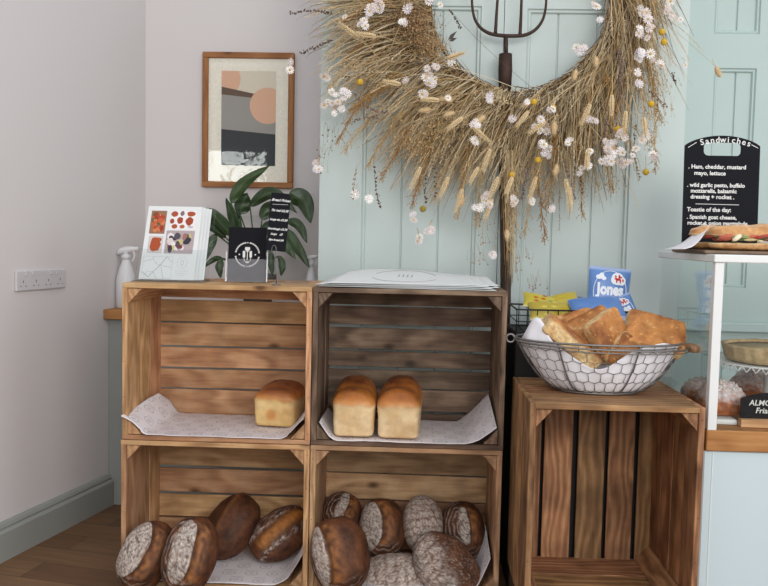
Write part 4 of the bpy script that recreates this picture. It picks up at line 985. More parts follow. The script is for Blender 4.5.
# leafy plant standing on the ledge behind the crate
pc = at(258, 280, LY + .10)
root = thing('potted_plant', 'dark green broad-leaved plant behind the black menu holder', 'plant', (pc.x, LY + .10, zl1))
m = MB(); m.lathe([(.045, 0), (.062, .11), (.066, .112), (.066, .128), (.058, .128), (.056, .105)], (pc.x, LY + .10, zl1), 30); m.build('pot', M['pot'], root)
m = MB(); m.lathe([(.001, .108), (.055, .110)], (pc.x, LY + .10, zl1), 24); m.build('soil', M['soil'], root)
base = Vector((pc.x, LY + .10, zl1 + .11))
def leaf(b, mid, tip, width, seed, shade=0.0):
    """b, mid, tip: (px, py, Y). petiole from the pot, blade from b through mid to tip"""
    random.seed(seed); B, Mi, T = [at(*q) for q in (b, mid, tip)]
    path = smooth_path([B, Mi, T], 9); n = len(path); mb = MB(); rows = []; cols = []
    g1, g2 = lin((62, 84, 52)), lin((38, 58, 38)); NC = 8
    for i, q in enumerate(path):
        w = i / (n - 1); t = (path[min(i + 1, n - 1)] - path[max(i - 1, 0)]).normalized()
        sd_ = t.cross(Vector((0, 1, .25))).normalized(); nr = sd_.cross(t).normalized()
        wd = width * max(.02, math.sin(math.pi * w ** .75)) ** .9
        r = []
        for k in range(NC + 1):
            u = k / NC * 2 - 1; r.append(q + sd_ * wd * u + nr * (abs(u) * wd * .28 + .0025 * math.sin(w * 16 + u * 3)))
            cols.append(mixc(mixc(g1, g2, shade), lin((92, 112, 76)), .55 * math.exp(-(u / .07) ** 2) + .10 * (1 + math.sin(w * 60 + abs(u) * 9))))
        rows.append(r)
    mb.grid(rows, cols); lf_ = mb.build('leaf', M['leaf'], root, solid=.0006)
    m2 = MB(); m2.tube(smooth_path([base + Vector((random.uniform(-.025, .025), random.uniform(-.02, .02), 0)), base.lerp(B, .55) + Vector((0, 0, .015)), B], 6), [.0026] * 12 + [.0018], 6, lin((70, 92, 56))); m2.build('leaf_stalk', M['leaf'], lf_)
for i, (b, mm_, t, w) in enumerate((
    ((231, 203, 2.92), (243, 184, 2.90), (269, 166, 2.86), .021), ((250, 206, 2.95), (272, 193, 2.90), (297, 213, 2.86), .022), ((288, 198, 2.98), (303, 200, 2.98), (311, 223, 2.94), .034),
    ((287, 221, 2.92), (299, 226, 2.90), (307, 243, 2.88), .018), ((284, 228, 2.95), (296, 246, 2.92), (310, 268, 2.90), .020), ((283, 238, 2.88), (288, 249, 2.86), (296, 259, 2.84), .014),
    ((232, 236, 2.90), (216, 218, 2.86), (203, 208, 2.84), .024), ((226, 238, 2.92), (210, 226, 2.88), (201, 222, 2.86), .016), ((216, 234, 2.92), (209, 247, 2.90), (204, 263, 2.88), .017), ((222, 258, 2.90), (213, 260, 2.88), (203, 268, 2.86), .010),
    ((221, 259, 2.86), (219, 268, 2.84), (221, 278, 2.84), .014), ((240, 214, 2.96), (243, 203, 2.95), (247, 193, 2.94), .030), ((236, 232, 2.98), (232, 216, 2.96), (226, 198, 2.94), .018), ((271, 250, 2.90), (271, 264, 2.88), (273, 276, 2.86), .012),
    ((279, 256, 2.90), (282, 266, 2.88), (281, 276, 2.88), .013), ((262, 220, 3.0), (268, 208, 3.0), (280, 204, 2.98), .022), ((238, 236, 3.0), (236, 222, 3.0), (240, 208, 3.0), .02), ((262, 236, 3.0), (270, 226, 3.0), (284, 228, 2.98), .02))):
    leaf(b, mm_, t, w, i + 5, random.random())

# leaflets in a slanted acrylic holder
bl, br = at(138.5, 278.5, 2.33), at(194, 278.5, 2.33); lw = br.x - bl.x
zs = CT + .006
up_l = Vector((0, .092, .205)); lh = up_l.length
root = thing('leaflet_holder', 'clear slanted acrylic holder full of printed leaflets', 'leaflet holder', ((bl.x + br.x) / 2, 2.36, CT))
f = Face((bl.x - .005, 2.323, CT + .002), (1, 0, 0), up_l)
m = MB(); m.box(bl.x - .010, br.x + .034, 2.300, 2.46, CT, CT + .003, 'x', (1, 1, 1)); m.build('base_plate', M['acrylic'], root)
m = MB(); f.plate(m, -.003, lw + .036, .0, lh * .42, -.0022); m.build('front_pocket', M['acrylic'], root)
f2 = Face((bl.x - .005, 2.362, CT + .004), (1, 0, 0), up_l); m = MB(); f2.plate(m, -.003, lw + .036, 0, lh * 1.0, .0022); m.build('back_plate', M['acrylic'], root)
# leaflets, the front one showing four food photographs and a little map
for k in range(4):
    dx, dyy = .0075 * k, .0065 * k
    o3 = Vector((bl.x + dx, 2.3295 + dyy, CT + .006))
    fl_ = Face(o3, (1, 0, 0), up_l); m = MB(); fl_.plate(m, 0, lw, .0, lh - .002 * k, .0008)
    lroot = thing('leaflet', ['front leaflet with four food photographs above a small map', 'second leaflet, its right edge showing behind the front one', 'third leaflet back in the acrylic holder', 'rearmost leaflet in the acrylic holder'][k], 'leaflet', (bl.x + lw / 2, 2.33 + dyy, CT + .004), 'leaflets in the acrylic holder')
    m.v = m.v; m.build('page', M['sheet'], lroot)
    if k == 0:
        U = lambda zx: (zx - 120) / 367 * lw; V = lambda zy: (545 - zy) / 460 * lh
        def photo(x0, x1, y0, y1, bgc, blobs):
            mb = MB(); fl_.rect(mb, U(x0), U(x1), V(y1), V(y0), lin(bgc), .0006)
            for (bx, by, rx, ry, c) in blobs: fl_.disc(mb, U(bx), V(by), rx / 367 * lw, ry / 460 * lh, lin(c), .0007 + random.random() * .0003, 14, .12)
            mb.build('photograph', M['paint'], lroot)
        random.seed(4)
        rb = lambda x0, x1, y0, y1, n, r0, r1, cs: [(random.uniform(x0 + r1, x1 - r1), random.uniform(y0 + r1, y1 - r1), random.uniform(r0, r1), random.uniform(r0, r1), random.choice(cs)) for _ in range(n)]
        off = 8   # the printed page starts a little to the right of its edge at the top
        photo(146, 250, 115, 262, (150, 110, 84), rb(146, 250, 115, 262, 34, 9, 20, [(196, 96, 60), (206, 130, 86), (150, 60, 40), (226, 176, 140), (112, 92, 56), (180, 70, 48)]))
        photo(284, 452, 112, 232, (236, 232, 232), [(305, 135, 22, 18, (168, 84, 56)), (356, 130, 14, 16, (130, 110, 120)), (416, 132, 30, 16, (170, 80, 52)), (292, 180, 15, 16, (158, 74, 52)), (346, 174, 20, 22, (160, 70, 46)), (346, 172, 10, 12, (220, 190, 160)), (410, 180, 26, 26, (158, 70, 44)), (312, 214, 20, 14, (166, 84, 56)), (364, 214, 18, 12, (170, 100, 64)), (420, 216, 20, 7, (190, 180, 184))])
        photo(150, 248, 276, 384, (206, 198, 196), [(198, 330, 36, 46, (170, 80, 46)), (210, 310, 22, 24, (190, 96, 54)), (190, 345, 20, 24, (150, 62, 36)), (225, 300, 12, 12, (140, 56, 34))])
        photo(264, 455, 240, 384, (176, 162, 164), rb(264, 455, 240, 384, 30, 10, 24, [(86, 76, 86), (214, 204, 200), (120, 60, 66), (200, 190, 120), (56, 54, 64), (160, 110, 104), (226, 220, 220)]))
        mb = MB(); ink = lin((150, 148, 158))
        def L_(pts, w=.0007, c=ink): fl_.line(mb, [(U(a), V(b)) for a, b in pts], w, c, .0007)
        L_([(135, 405), (330, 405), (330, 540), (135, 540), (135, 405)], .0004); L_([(135, 440), (200, 420), (200, 405)]); L_([(135, 500), (180, 530), (250, 460), (290, 405)], .0010, lin((120, 120, 130)))
        L_([(200, 420), (225, 450), (250, 460), (330, 470)]); L_([(150, 520), (170, 500), (210, 500), (235, 540)]); L_([(290, 405), (330, 440)]); L_([(260, 470), (280, 540)])
        L_([(350, 492), (440, 492)], .0004); L_([(355, 505), (430, 505)], .0004); L_([(360, 517), (420, 517)], .0004)
        fl_.ell(mb, U(395), V(440), 34 / 367 * lw, 34 / 460 * lh, .0005, lin((170, 168, 176)), .0007, 30); fl_.ell(mb, U(395), V(440), 9 / 367 * lw, 18 / 460 * lh, .0006, ink, .0007, 16)
        mb.build('printed_map', M['paint'], lroot)

# black logo card in an upright acrylic pocket
cY = 2.36; b0, b1 = at(227, 280.5, cY), at(264.5, 280.5, cY); cw = b1.x - b0.x
upc = Vector((0, .018, .145)); hN = (at(245, 228, cY + .015).z - CT)
f = Face((b0.x, cY, CT + .003), (1, 0, 0), upc)
root = thing('menu_holder', 'clear upright acrylic pocket holding a black logo card', 'menu holder', ((b0.x + b1.x) / 2, cY, CT))
m = MB(); m.box(b0.x - .008, b1.x + .012, cY - .012, cY + .055, CT, CT + .0025, 'x', (1, 1, 1)); m.build('foot', M['acrylic'], root)
def greyfilm():
    m_, nt, b = newmat('frosted_pocket'); out = nt.nodes['Material Output']; t = N(nt, 'ShaderNodeBsdfTransparent'); d = N(nt, 'ShaderNodeBsdfDiffuse'); d.inputs[0].default_value = (.55, .56, .6, 1)
    mx = N(nt, 'ShaderNodeMixShader'); mx.inputs[0].default_value = .17; nt.links.new(t.outputs[0], mx.inputs[1]); nt.links.new(d.outputs[0], mx.inputs[2]); nt.links.new(mx.outputs[0], out.inputs[0]); nt.nodes.remove(b); return m_
M['frost'] = greyfilm()
m = MB(); fp = Face((b0.x, cY - .004, CT + .003), (1, 0, 0), upc); fp.plate(m, -.002, cw + .008, 0, hN * .42, .0012); m.build('front_pocket', M['frost'], root)
m = MB(); fb = Face((b0.x, cY + .006, CT + .003), (1, 0, 0), upc); fb.plate(m, -.004, cw + .010, 0, hN * 1.22, .0018); m.build('back_plate', M['acrylic'], root)
for sx in (-.0035, cw + .006): m = MB(); fp.plate(m, sx, sx + .0025, 0, hN * (.55 if sx < 0 else .55), -.006 + .0); m.build('pocket_edge', M['plastic'], root)
root = thing('logo_card', 'black card printed with a round white cutlery logo', 'card', ((b0.x + b1.x) / 2, cY + .002, CT + .003))
m = MB(); f.plate(m, .0005, cw + .002, .001, hN, .0015); m.build('card', M['slate'], root)
m = MB(); cx, cy = cw * .52, hN * .50; WHT = lin((224, 224, 222))
for (a0, a1) in ((98, 172), (8, 82), (188, 262), (278, 352)):
    n_ = 9
    for i in range(n_):
        aa = a0 + (a1 - a0) * i / n_; f.ell(m, cx, cy, .0335, .0335, .0042, WHT, .0008, 3, aa, aa + (a1 - a0) / n_ * .74)
for (qx, qy) in ((0, .0335), (0, -.0335)): f.disc(m, cx + qx, cy + qy, .002, .002, WHT, .0008, 8)
for sx in (-1, 1):
    f.disc(m, cx + sx * .0225, cy, .0022, .0022, WHT, .0008, 8)
    f.rect(m, cx + sx * .0095 - .0035, cx + sx * .0095 + .0035, cy - .008, cy + .010, WHT, .0008)
    f.line(m, [(cx + sx * .0095, cy - .008), (cx + sx * .0085, cy - .017), (cx + sx * .002, cy - .021)], .0018, WHT, .0008)
f.rect(m, cx - .007, cx + .007, cy + .012, cy + .021, WHT, .0008); f.rect(m, cx - .0035, cx + .0035, cy + .008, cy + .0125, WHT, .0008); f.line(m, [(cx, cy + .010), (cx, cy - .016)], .0022, WHT, .0008)
f.disc(m, cx, cy - .0215, .0055, .003, WHT, .0008, 12)
m.build('logo', M['paint'], root)

# clear acrylic block
ba, bb = at(268.5, 281, 2.40), at(309, 281, 2.40)
root = thing('acrylic_block', 'empty clear acrylic stand between the logo card and the small spray bottle', 'stand', ((ba.x + bb.x) / 2, 2.41, CT))
m = MB(); m.box(ba.x, bb.x, 2.40, 2.404, CT, CT + .072, 'x', (1, 1, 1)); m.build('upright', M['acrylic'], root, bevel=.001)
m = MB(); m.box(ba.x, bb.x, 2.3995, 2.47, CT, CT + .0035, 'x', (1, 1, 1)); m.build('foot', M['acrylic'], root, bevel=.001)
# price label in a wire clip
sp = at(276.5, 283, 2.29)
root = thing('label_clip', 'slim steel wire clip stand holding the tilted chalk price label', 'clip', (sp.x, 2.29, CT))
m = MB(); m.lathe([(.012, 0), (.012, .002), (.002, .004)], (sp.x, 2.29, CT), 20); m.build('foot', M['steel'], root)
rt_ = at(275.5, 256, 2.29); m = MB(); m.tube([Vector((sp.x, 2.29, CT + .002)), Vector((rt_.x, 2.29, rt_.z))], .0011, 8); m.build('rod', M['steel'], root)
cl = at(274, 249.5, 2.287); m = MB(); m.ring([cl + Vector((.006 * math.cos(a), 0, .0115 * math.sin(a))) for a in [2 * math.pi * i / 20 for i in range(20)]], .0009, 6); m.build('loop', M['steel'], root)
q0, q1, q2 = at(265.8, 250, 2.292), at(285.5, 252, 2.292), at(271.5, 192.5, 2.31)
xd = (q1 - q0); f = Face(q0, xd, q2 - q0); lw2 = xd.length; lh2 = (q2 - q0).dot(f.u); sk = (q2 - q0).dot(f.x)
root = thing('price_label', 'tilted black label with white handwritten bread prices', 'price label', ((q0.x + q1.x) / 2, 2.295, q0.z))
m = MB(); pts2 = [(0, 0), (lw2, 0), (lw2 + sk * 1.05, lh2 - .006), (lw2 + sk - .006, lh2 + .001), (sk, lh2)]
m.add([f.p(x, y, -.0012) for x, y in pts2] + [f.p(x, y, 0) for x, y in pts2], [(0, 1, 2, 3, 4)[::-1], (5, 6, 7, 8, 9)] + [(i, (i + 1) % 5, (i + 1) % 5 + 5, i + 5) for i in range(5)], (1, 1, 1), None, False)
m.build('board', M['slate'], root)
m = MB(); HW = dict(shear=.45, bold=.0003)
for (t_, fx, fy, sz) in (('Bread Prices', .56, .88, .0125), ('Tin loaf £2.50', .54, .70, .0105), ('Large tin £3.50', .51, .54, .0098), ('Sourdough £3.75', .50, .38, .0095), ('Large    £5', .46, .29, .0092), ('Rye bread £4', .46, .19, .0092)):
    f.text(m, t_, lw2 * .5 + sk * fy + (fx - .54) * .03, lh2 * fy, sz * .80, WHT, .0006, rot=-6 * 0, **HW)
f.line(m, [(lw2 * .12 + sk * .80, lh2 * .80), (lw2 * .9 + sk * .80, lh2 * .815)], .0008, WHT)
m.build('handwriting', M['chalk'], root)

# ------------------------------------------------------------------ white paper sheets on the dark crate
for k in range(6):
    random.seed(60 + k); x0 = at(318 + (9, 3, 12, 0, 10, 7)[k], 285, 2.3).x; x1 = at((497, 500, 492, 499, 488, 478)[k], 285, 2.26).x
    rows = []; z_ = CT + .0015 + .0024 * k
    for i in range(15):
        v = i / 14; r = []
        for j in range(31):
            u = j / 30
            sk_ = .05 * (v) * (1 - u) ** 1 - .0 * u
            x = x0 + (x1 - x0) * u + .045 * v * (1 - u) - .012 * v * u + (k - 2) * .001
            y = 2.252 + .006 * k * (u - .5) + v * .33 + .02 * (u - .5) * (1 if k % 2 else -1)
            z = z_ + .019 * sst(0, 1, v) * (.75 + .25 * math.sin(u * 3.2)) + .0025 * noise.noise(Vector((u * 4, v * 3, k))) * (.3 + v)
            if k == 5: z += .010 * math.exp(-((u - .35) / .3) ** 2) * v
            if k < 5 and k % 2: z += .005 * sst(.8, 1, u) * (1 - v)
            r.append(Vector((x, y, max(z, CT + .0008))))
        rows.append(r)
    m = MB(); m.grid(rows)
    lbl = ['bottom sheet of the white paper pile on the dark crate', 'white sheet second from the bottom, its right corner kinked up', 'middle white sheet of the pile on the dark crate', 'white sheet with its left end reaching furthest left in the pile', 'white sheet directly under the logo sheet', 'top sheet of the white paper pile, printed with an oval logo'][k]
    if k < 5:
        o = m.build('paper_sheet', M['sheet'], None, solid=.0005); tag(o, lbl, 'paper', 'white sheets piled on the dark crate')
    else:
        root = thing('paper_sheet', lbl, 'paper', ((x0 + x1) / 2, 2.4, z_), 'white sheets piled on the dark crate'); m.build('page', M['sheet'], root, solid=.0005)
        def sheet_pt(u, v):
            i = min(int(v * 14), 13); j = min(int(u * 30), 29); a_, b_ = v * 14 - i, u * 30 - j
            return (rows[i][j].lerp(rows[i][j + 1], b_)).lerp(rows[i + 1][j].lerp(rows[i + 1][j + 1], b_), a_) + Vector((0, 0, .0009))
        mb = MB(); ink = lin((166, 168, 168))
        for (a0, a1) in ((20, 165), (195, 345)):
            P = [sheet_pt(.50 + .24 * math.cos(R(a)), .48 + .33 * math.sin(R(a))) for a in range(a0, a1, 5)]; mb.tube(P, .0007, 4, ink)
        vs, fs = text_verts('I I I I', .12, bold=.003)
        mb.add([sheet_pt(.50 + v.x * .5, .48 + v.y * 1.6) for v in vs], fs, ink, None, False)
        mb.build('printed_logo', M['paint'], root)

# ------------------------------------------------------------------ wire bread basket on the upright crate
BZ = .5990; BH = .128; BCx, BCy = at(600, 345, 2.09).x, 2.10; BRX, BRY = .205, .128
def bowl(a, t, k=1.0):
    r = (.46 + .54 * max(t, 0) ** .55) * k
    return Vector((BCx + BRX * r * math.cos(a), BCy + BRY * r * math.sin(a), BZ + .004 + (BH - .004) * t))
root = thing('wire_basket', 'oval chicken-wire basket full of flatbread on the upright crate', 'basket', (BCx, BCy, BZ))
NA = 34; NR = 5; m = MB()
def bw(i, tt): return bowl(2 * math.pi * i / NA, tt, 1.0)
for r in range(NR):
    t0 = r / NR; dt = 1 / NR
    for i in range(NA):
        o_ = .5 if r % 2 else 0
        a0 = i + o_; lo = t0 + dt * .0; mid1 = t0 + dt * .30; mid2 = t0 + dt * .70
        A = bw(a0, t0 + dt * .15); Bv = bw(a0 + .5, t0 + dt * .40 if 0 else t0 + dt * .35); Cc = bw(a0 + .5, t0 + dt * .95)
        D = bw(a0 - .5, t0 + dt * .35)
        m.tube([A, Bv], .0008, 4); m.tube([A, D], .0008, 4); m.tube([bw(a0 + .5, t0 + dt * .35), bw(a0 + .5, t0 + dt * 1.15 if r < NR - 1 else 1)], .0009, 4)
m.build('wire_mesh', M['steel'], root)
m = MB(); m.ring([bowl(2 * math.pi * i / 64, 1.0) for i in range(64)], .0028, 7); m.build('rim', M['steel'], root)
m = MB(); m.ring([bowl(2 * math.pi * i / 64, .93, 1.005) for i in range(64)], .0014, 6); m.build('rim', M['steel'], root)
m = MB(); m.ring([Vector((BCx + BRX * .47 * math.cos(a), BCy + BRY * .47 * math.sin(a), BZ + .0032)) for a in [2 * math.pi * i / 48 for i in range(48)]], .0030, 7); m.build('base_ring', M['steel'], root)
m = MB(); 
for i in range(9): m.tube([Vector((BCx + BRX * .46 * (i / 4 - 1) * .98, BCy - BRY * .46 * math.sqrt(max(.02, 1 - ((i / 4 - 1) * .98) ** 2)), BZ + .004)), Vector((BCx + BRX * .46 * (i / 4 - 1) * .98, BCy + BRY * .46 * math.sqrt(max(.02, 1 - ((i / 4 - 1) * .98) ** 2)), BZ + .004))], .001, 4)
m.build('base_mesh', M['steel'], root)
for a in (R(0), R(180), R(235), R(290), R(55), R(120), R(20), R(-12)):
    m = MB(); m.tube([bowl(a, 1 - k / 10) for k in range(11)], .0019, 6); m.build('rib', M['steel'], root)
lp = bowl(R(180), 1.0) + Vector((-.013, -.004, -.002)); m = MB(); m.ring([lp + Vector((.010 * math.cos(a), 0, .010 * math.sin(a))) for a in [2 * math.pi * i / 20 for i in range(20)]], .0026, 7); m.build('loop', M['steel'], root)
rp = bowl(R(0), 1.0) + Vector((.020, -.006, -.014))
m = MB(); P = [lp + Vector((.01, 0, 0))] + [bowl(R(a), 1.0, 1.035) + Vector((0, 0, -.004 - .012 * ((a - 190) / 165))) for a in range(195, 352, 8)] + [rp]; m.tube(P, .0022, 7); m.build('bail_handle', M['steel'], root)
m = MB(); P = [p + Vector((0, -.002, -.007)) for p in P]; m.tube(P[1:-1], .0014, 6); m.build('bail_wire', M['steel'], root)
m = MB(); m.tube([rp + Vector((-.012, .022, 0)), rp + Vector((-.006, .010, 0)), rp + Vector((.001, -.006, -.001)), rp + Vector((.006, -.020, -.002))], [.007, .0105, .0115, .0085], 14); m.g = [(v[1], v[0], v[2]) for v in m.v]; m.c = [(.5, .3, .5)] * len(m.v); m.build('wooden_grip', M['redpine'], root)
# white paper inside
random.seed(9); rows = []
for i in range(17):
    t = i / 16; r = []
    for j in range(121):
        a = 2 * math.pi * j / 120; ad = math.degrees(a)
        topk = .93 + .05 * math.sin(a * 5 + 1) 
        left = math.exp(-((ad - 206) / 17) ** 2) ; topk += .50 * left
        front = math.exp(-((ad - 262) / 22) ** 2); topk -= .36 * front
        right = math.exp(-((ad - 318) / 20) ** 2); topk += .12 * right
        if 30 < ad < 150: topk -= .25
        tt = t * topk; p = bowl(a, min(tt, 1.0), .955 + .018 * math.sin(a * 11) * t)
        if tt > 1: p += Vector(((tt - 1) * .06 * math.cos(a) * -.6, 0, (tt - 1) * BH * 1.0))
        p += Vector((noise.noise(Vector((a * 5, t * 4, 1))), noise.noise(Vector((a * 5, t * 4, 5))), 0)) * .003
        r.append(p)
    rows.append(r)
m = MB(); m.grid(rows); m.add([rows[0][j] + Vector((0, 0, .0)) for j in range(120)], [tuple(range(120))])
tag(m.build('paper_napkin', M['napkin'], None, solid=.0005), 'crumpled white paper lining the wire bread basket', 'paper')
# focaccia slabs
def slab_bread(label, c, L, Wd, T, xd, nd, seed, tone=0):
    """xd long direction, nd direction of the oily top crust"""
    random.seed(seed); sd = Vector((seed, 2 * seed, 0)); xd = Vector(xd).normalized(); nd = Vector(nd); nd = (nd - xd * nd.dot(xd)).normalized(); yd = nd.cross(xd)
    bm = bmesh.new(); bmesh.ops.create_cube(bm, size=2); bmesh.ops.subdivide_edges(bm, edges=bm.edges[:], cuts=26, use_grid_fill=True)
    vs = []; cs = []
    for v in bm.verts:
        x, y, z = v.co; n = (abs(x) ** 10 + abs(y) ** 10 + abs(z) ** 7) ** .1; x /= n; y /= n; z /= n
        q = Vector((x * L / 2, y * Wd / 2, z * T / 2))
        if z > 0:
            edge = sst(1.0, .7, max(abs(x), abs(y)))
            q.z += .007 * edge * noise.noise(Vector((q.x * 34, q.y * 34, 0)) + sd) - .0015 + .0012 * noise.noise(q * 160)
        q += Vector((noise.noise(q * 25 + sd), noise.noise(q * 25 + sd * 2), 0)) * .0025
        g = fbm(q * 26 + sd, 4)
        cr_ = mixc(lin((190, 130, 72)), lin((134, 80, 42)), .40 + 1.5 * g + tone)
        if noise.noise(q * 170 + sd) > .50: cr_ = mixc(cr_, lin((232, 184, 112)), .5)
        crumb = mixc(lin((236, 208, 156)), lin((192, 146, 90)), .30 + 1.3 * fbm(q * 55 + sd, 3))
        if cells(q * 90 + sd) < .09: crumb = mixc(crumb, lin((140, 100, 56)), .35)
        k = sst(T * .20, T * .42, q.z + .003 * noise.noise(q * 60)); col = mixc(crumb, cr_, k)
        col = mixc(col, lin((176, 112, 56)), sst(-T * .36, -T * .48, q.z))
        vs.append(Vector(c) + xd * q.x + yd * q.y + nd * q.z); cs.append(col)
    fs = [tuple(w.index for w in fc.verts) for fc in bm.faces]; bm.free()
    mb = MB(); mb.add(vs, fs, cs); o = mb.build('focaccia_slab', M['bread'], None); tag(o, label, 'bread', 'focaccia slabs in the wire basket')
slab_bread('focaccia slab with its pale crumb side facing out at the left of the basket', at(571, 342, 2.055), .165, .075, .046, (.74, .05, -.60), (.60, -.10, .74), 31)
slab_bread('brown focaccia slab leaning behind the pale-sided one', at(588, 331, 2.115), .150, .10, .036, (.80, .15, .40), (-.42, -.62, .70), 32)
slab_bread('square focaccia slab with rough brown crust facing out, basket middle', at(609, 336, 2.07), .112, .100, .038, (.50, .1, -.85), (.30, -.85, .30), 33, .1)
slab_bread('flat focaccia slab reaching over the right rim of the basket', at(655, 334, 2.085), .145, .100, .038, (.95, .0, -.22), (.10, -.78, .62), 34, -.1)
slab_bread('small focaccia slab low in the middle of the basket', at(622, 352, 2.055), .090, .06, .034, (.5, .2, .8), (.2, -.9, -.1), 35, .25)
slab_bread('focaccia slab at the back, only its upper edge showing', at(574, 322, 2.155), .11, .05, .034, (.9, .1, .28), (-.2, -.6, .75), 36, .1)

# ------------------------------------------------------------------ black wire tray with snack packets
TZ = .7125
root = thing('wire_tray', 'black wire tray of snack packets behind the bread basket', 'tray', (.44, 2.40, TZ))
tx0, tx1 = at(517, 312, 2.31).x, at(642, 312, 2.31).x; ty0, ty1 = 2.312, 2.50; tzt = at(580, 311, 2.31).z
for z, r in ((tzt, .0026), (TZ + .004, .0022), ((tzt + TZ) / 2, .0016)):
    m = MB(); m.ring([Vector((tx0, ty0, z)), Vector((tx1, ty0, z)), Vector((tx1, ty1, z)), Vector((tx0, ty1, z))], r, 6); m.build('tray_rail', M['black_wire'], root)
for i in range(13):
    x = tx0 + (tx1 - tx0) * i / 12; m = MB(); m.tube([Vector((x, ty0, tzt)), Vector((x, ty0, TZ + .003)), Vector((x, ty1, TZ + .003)), Vector((x, ty1, tzt))], .0014, 5); m.build('tray_wire', M['black_wire'], root)
def pillow(cen, xd, ud, w, h, th, mat, base, name, label, cat, group, deco=None, seed=0):
    xd = Vector(xd).normalized(); nn = xd.cross(Vector(ud)).normalized(); u_ = nn.cross(xd); cen = Vector(cen)
    def surf(u, v, side=1, e=0):
        b = (max(0, 1 - abs(2 * u - 1) ** 3.2) ** .6) * (max(0, 1 - abs(2 * v - 1) ** 3.2) ** .6)
        wr_ = .0018 * noise.noise(Vector((u * 5, v * 7, seed))) * (1 - b * .4)
        pin = 1 - .05 * b; return cen + xd * (u - .5) * w * (1 - .06 * (1 - abs(2 * v - 1))) + u_ * (v - .5) * h + nn * (side * (b * th / 2 + e) + wr_)
    mb = MB(); n = 26
    cf = []
    for s_ in (1, -1):
        rows = [[surf(i / n, j / n, s_) for i in range(n + 1)] for j in range(n + 1)]
        cols = [lin(base) if .045 < j / n < .955 else mixc(lin(base), (1, 1, 1), .25) for j in range(n + 1) for i in range(n + 1)]
        mb.grid(rows, cols, flip=(s_ < 0))
    rt0 = thing(name, label, cat, cen, group); mb.build('packet_film', mat, rt0)
    if deco: deco(lambda u, v: surf(u, v, 1, .0009), rt0)
    return rt0
BLUE = (92, 134, 196)
def jones(sf, rt0, part=False):
    white, red = lin((236, 240, 246)), lin((196, 44, 44))
    def ringm(cx, cy, rx, ry, a0, a1, r):
        mb = MB(); mb.tube([sf(cx + rx * math.cos(R(a)), cy + ry * math.sin(R(a))) for a in range(a0, a1 + 1, 6)], r, 4, white); return mb
    ringm(.50, .56, .40, .37, -30, 215, .0012).build('printed_ring', M['paint'], rt0)
    def blobm(lst, c, nm, e=0):
        mb = MB()
        for (cx, cy, rx, ry) in lst:
            P = [sf(cx + rx * math.cos(2 * math.pi * i / 14), cy + ry * math.sin(2 * math.pi * i / 14)) for i in range(14)]; k = sf(cx, cy); nrm = (P[3] - P[0]).cross(P[7] - P[0]).normalized() * e
            mb.add([p + nrm for p in P] + [k + nrm], [(i, (i + 1) % 14, 14) for i in range(14)], c, None, False)
        mb.build(nm, M['paint'], rt0)
    blobm([(.22, .81, .075, .04), (.28, .84, .06, .045), (.33, .79, .06, .035)], white, 'printed_cloud')
    blobm([(.66, .80, .15, .11), (.60, .78, .10, .08), (.76, .77, .10, .08)], white, 'printed_cloud')
    blobm([(.62, .80, .035, .018), (.68, .79, .06, .022), (.74, .83, .030, .016), (.70, .84, .022, .04), (.64, .76, .018, .035), (.73, .76, .018, .035), (.61, .84, .025, .018), (.79, .78, .02, .03)], red, 'printed_dragon', .0006)
    vs, fs = text_verts('Jones', .29, bold=.014); mb = MB(); mb.add([sf(.50 + v.x * 1.02, .60 + v.y * .92) for v in vs], fs, white, None, False); mb.build('lettering', M['paint'], rt0)
    mb = MB(); P = [(.28, .33), (.42, .47), (.50, .37), (.56, .41), (.72, .33)]; mb.add([sf(x, y) for x, y in P], [(0, 1, 2), (0, 2, 4), (2, 3, 4)], white, None, False); mb.build('printed_mountain', M['paint'], rt0)
def pk(p0, p1, Y0, Y1):
    return at(*p0, Y0), at(*p1, Y1)
bl_, br_, tl_ = at(585, 324, 2.37), at(627, 327, 2.37), at(587.5, 266, 2.40)
w_, h_ = (br_ - bl_).length * 1.02, (tl_ - bl_).length
pillow((bl_ + br_) / 2 + (tl_ - bl_) / 2 + Vector((.003, 0, 0)), br_ - bl_ + Vector((0, 0, -.004)), (tl_ - bl_), w_, h_, .036, M['shiny'], BLUE, 'crisp_packet', 'upright blue crisp packet lettered Jones with a red dragon', 'crisp packet', 'blue crisp packets in the wire tray', jones, 1)
pillow(at(597, 309, 2.325), (1, 0, .10), (0, .75, .50), .145, .10, .032, M['shiny'], BLUE, 'crisp_packet', 'blue crisp packet lying in front of the upright one', 'crisp packet', 'blue crisp packets in the wire tray', None, 2)
pillow(at(623, 315, 2.345), (1, 0, .45), (-.3, .30, .8), .085, .105, .026, M['shiny'], BLUE, 'crisp_packet', 'blue crisp packet at the right end of the tray with its corner up', 'crisp packet', 'blue crisp packets in the wire tray', jones, 3)
pillow(at(569, 306, 2.42), (1, 0, .05), (0, .9, .35), .10, .11, .03, M['shiny'], (58, 104, 180), 'crisp_packet', 'darker blue crisp packet between yellow packets and upright one', 'crisp packet', 'blue crisp packets in the wire tray', None, 4)
def ydeco(c1, c2):
    def d(sf, rt0):
        mb = MB(); random.seed(3)
        for k in range(9):
            cx, cy = random.uniform(.15, .85), random.uniform(.15, .85); P = [sf(cx + .07 * math.cos(2 * math.pi * i / 10), cy + .06 * math.sin(2 * math.pi * i / 10)) for i in range(10)] + [sf(cx, cy)]
            mb.add(P, [(i, (i + 1) % 10, 10) for i in range(10)], random.choice([lin(c1), lin(c2)]), None, False)
        mb.build('printed_pattern', M['paint'], rt0)
    return d
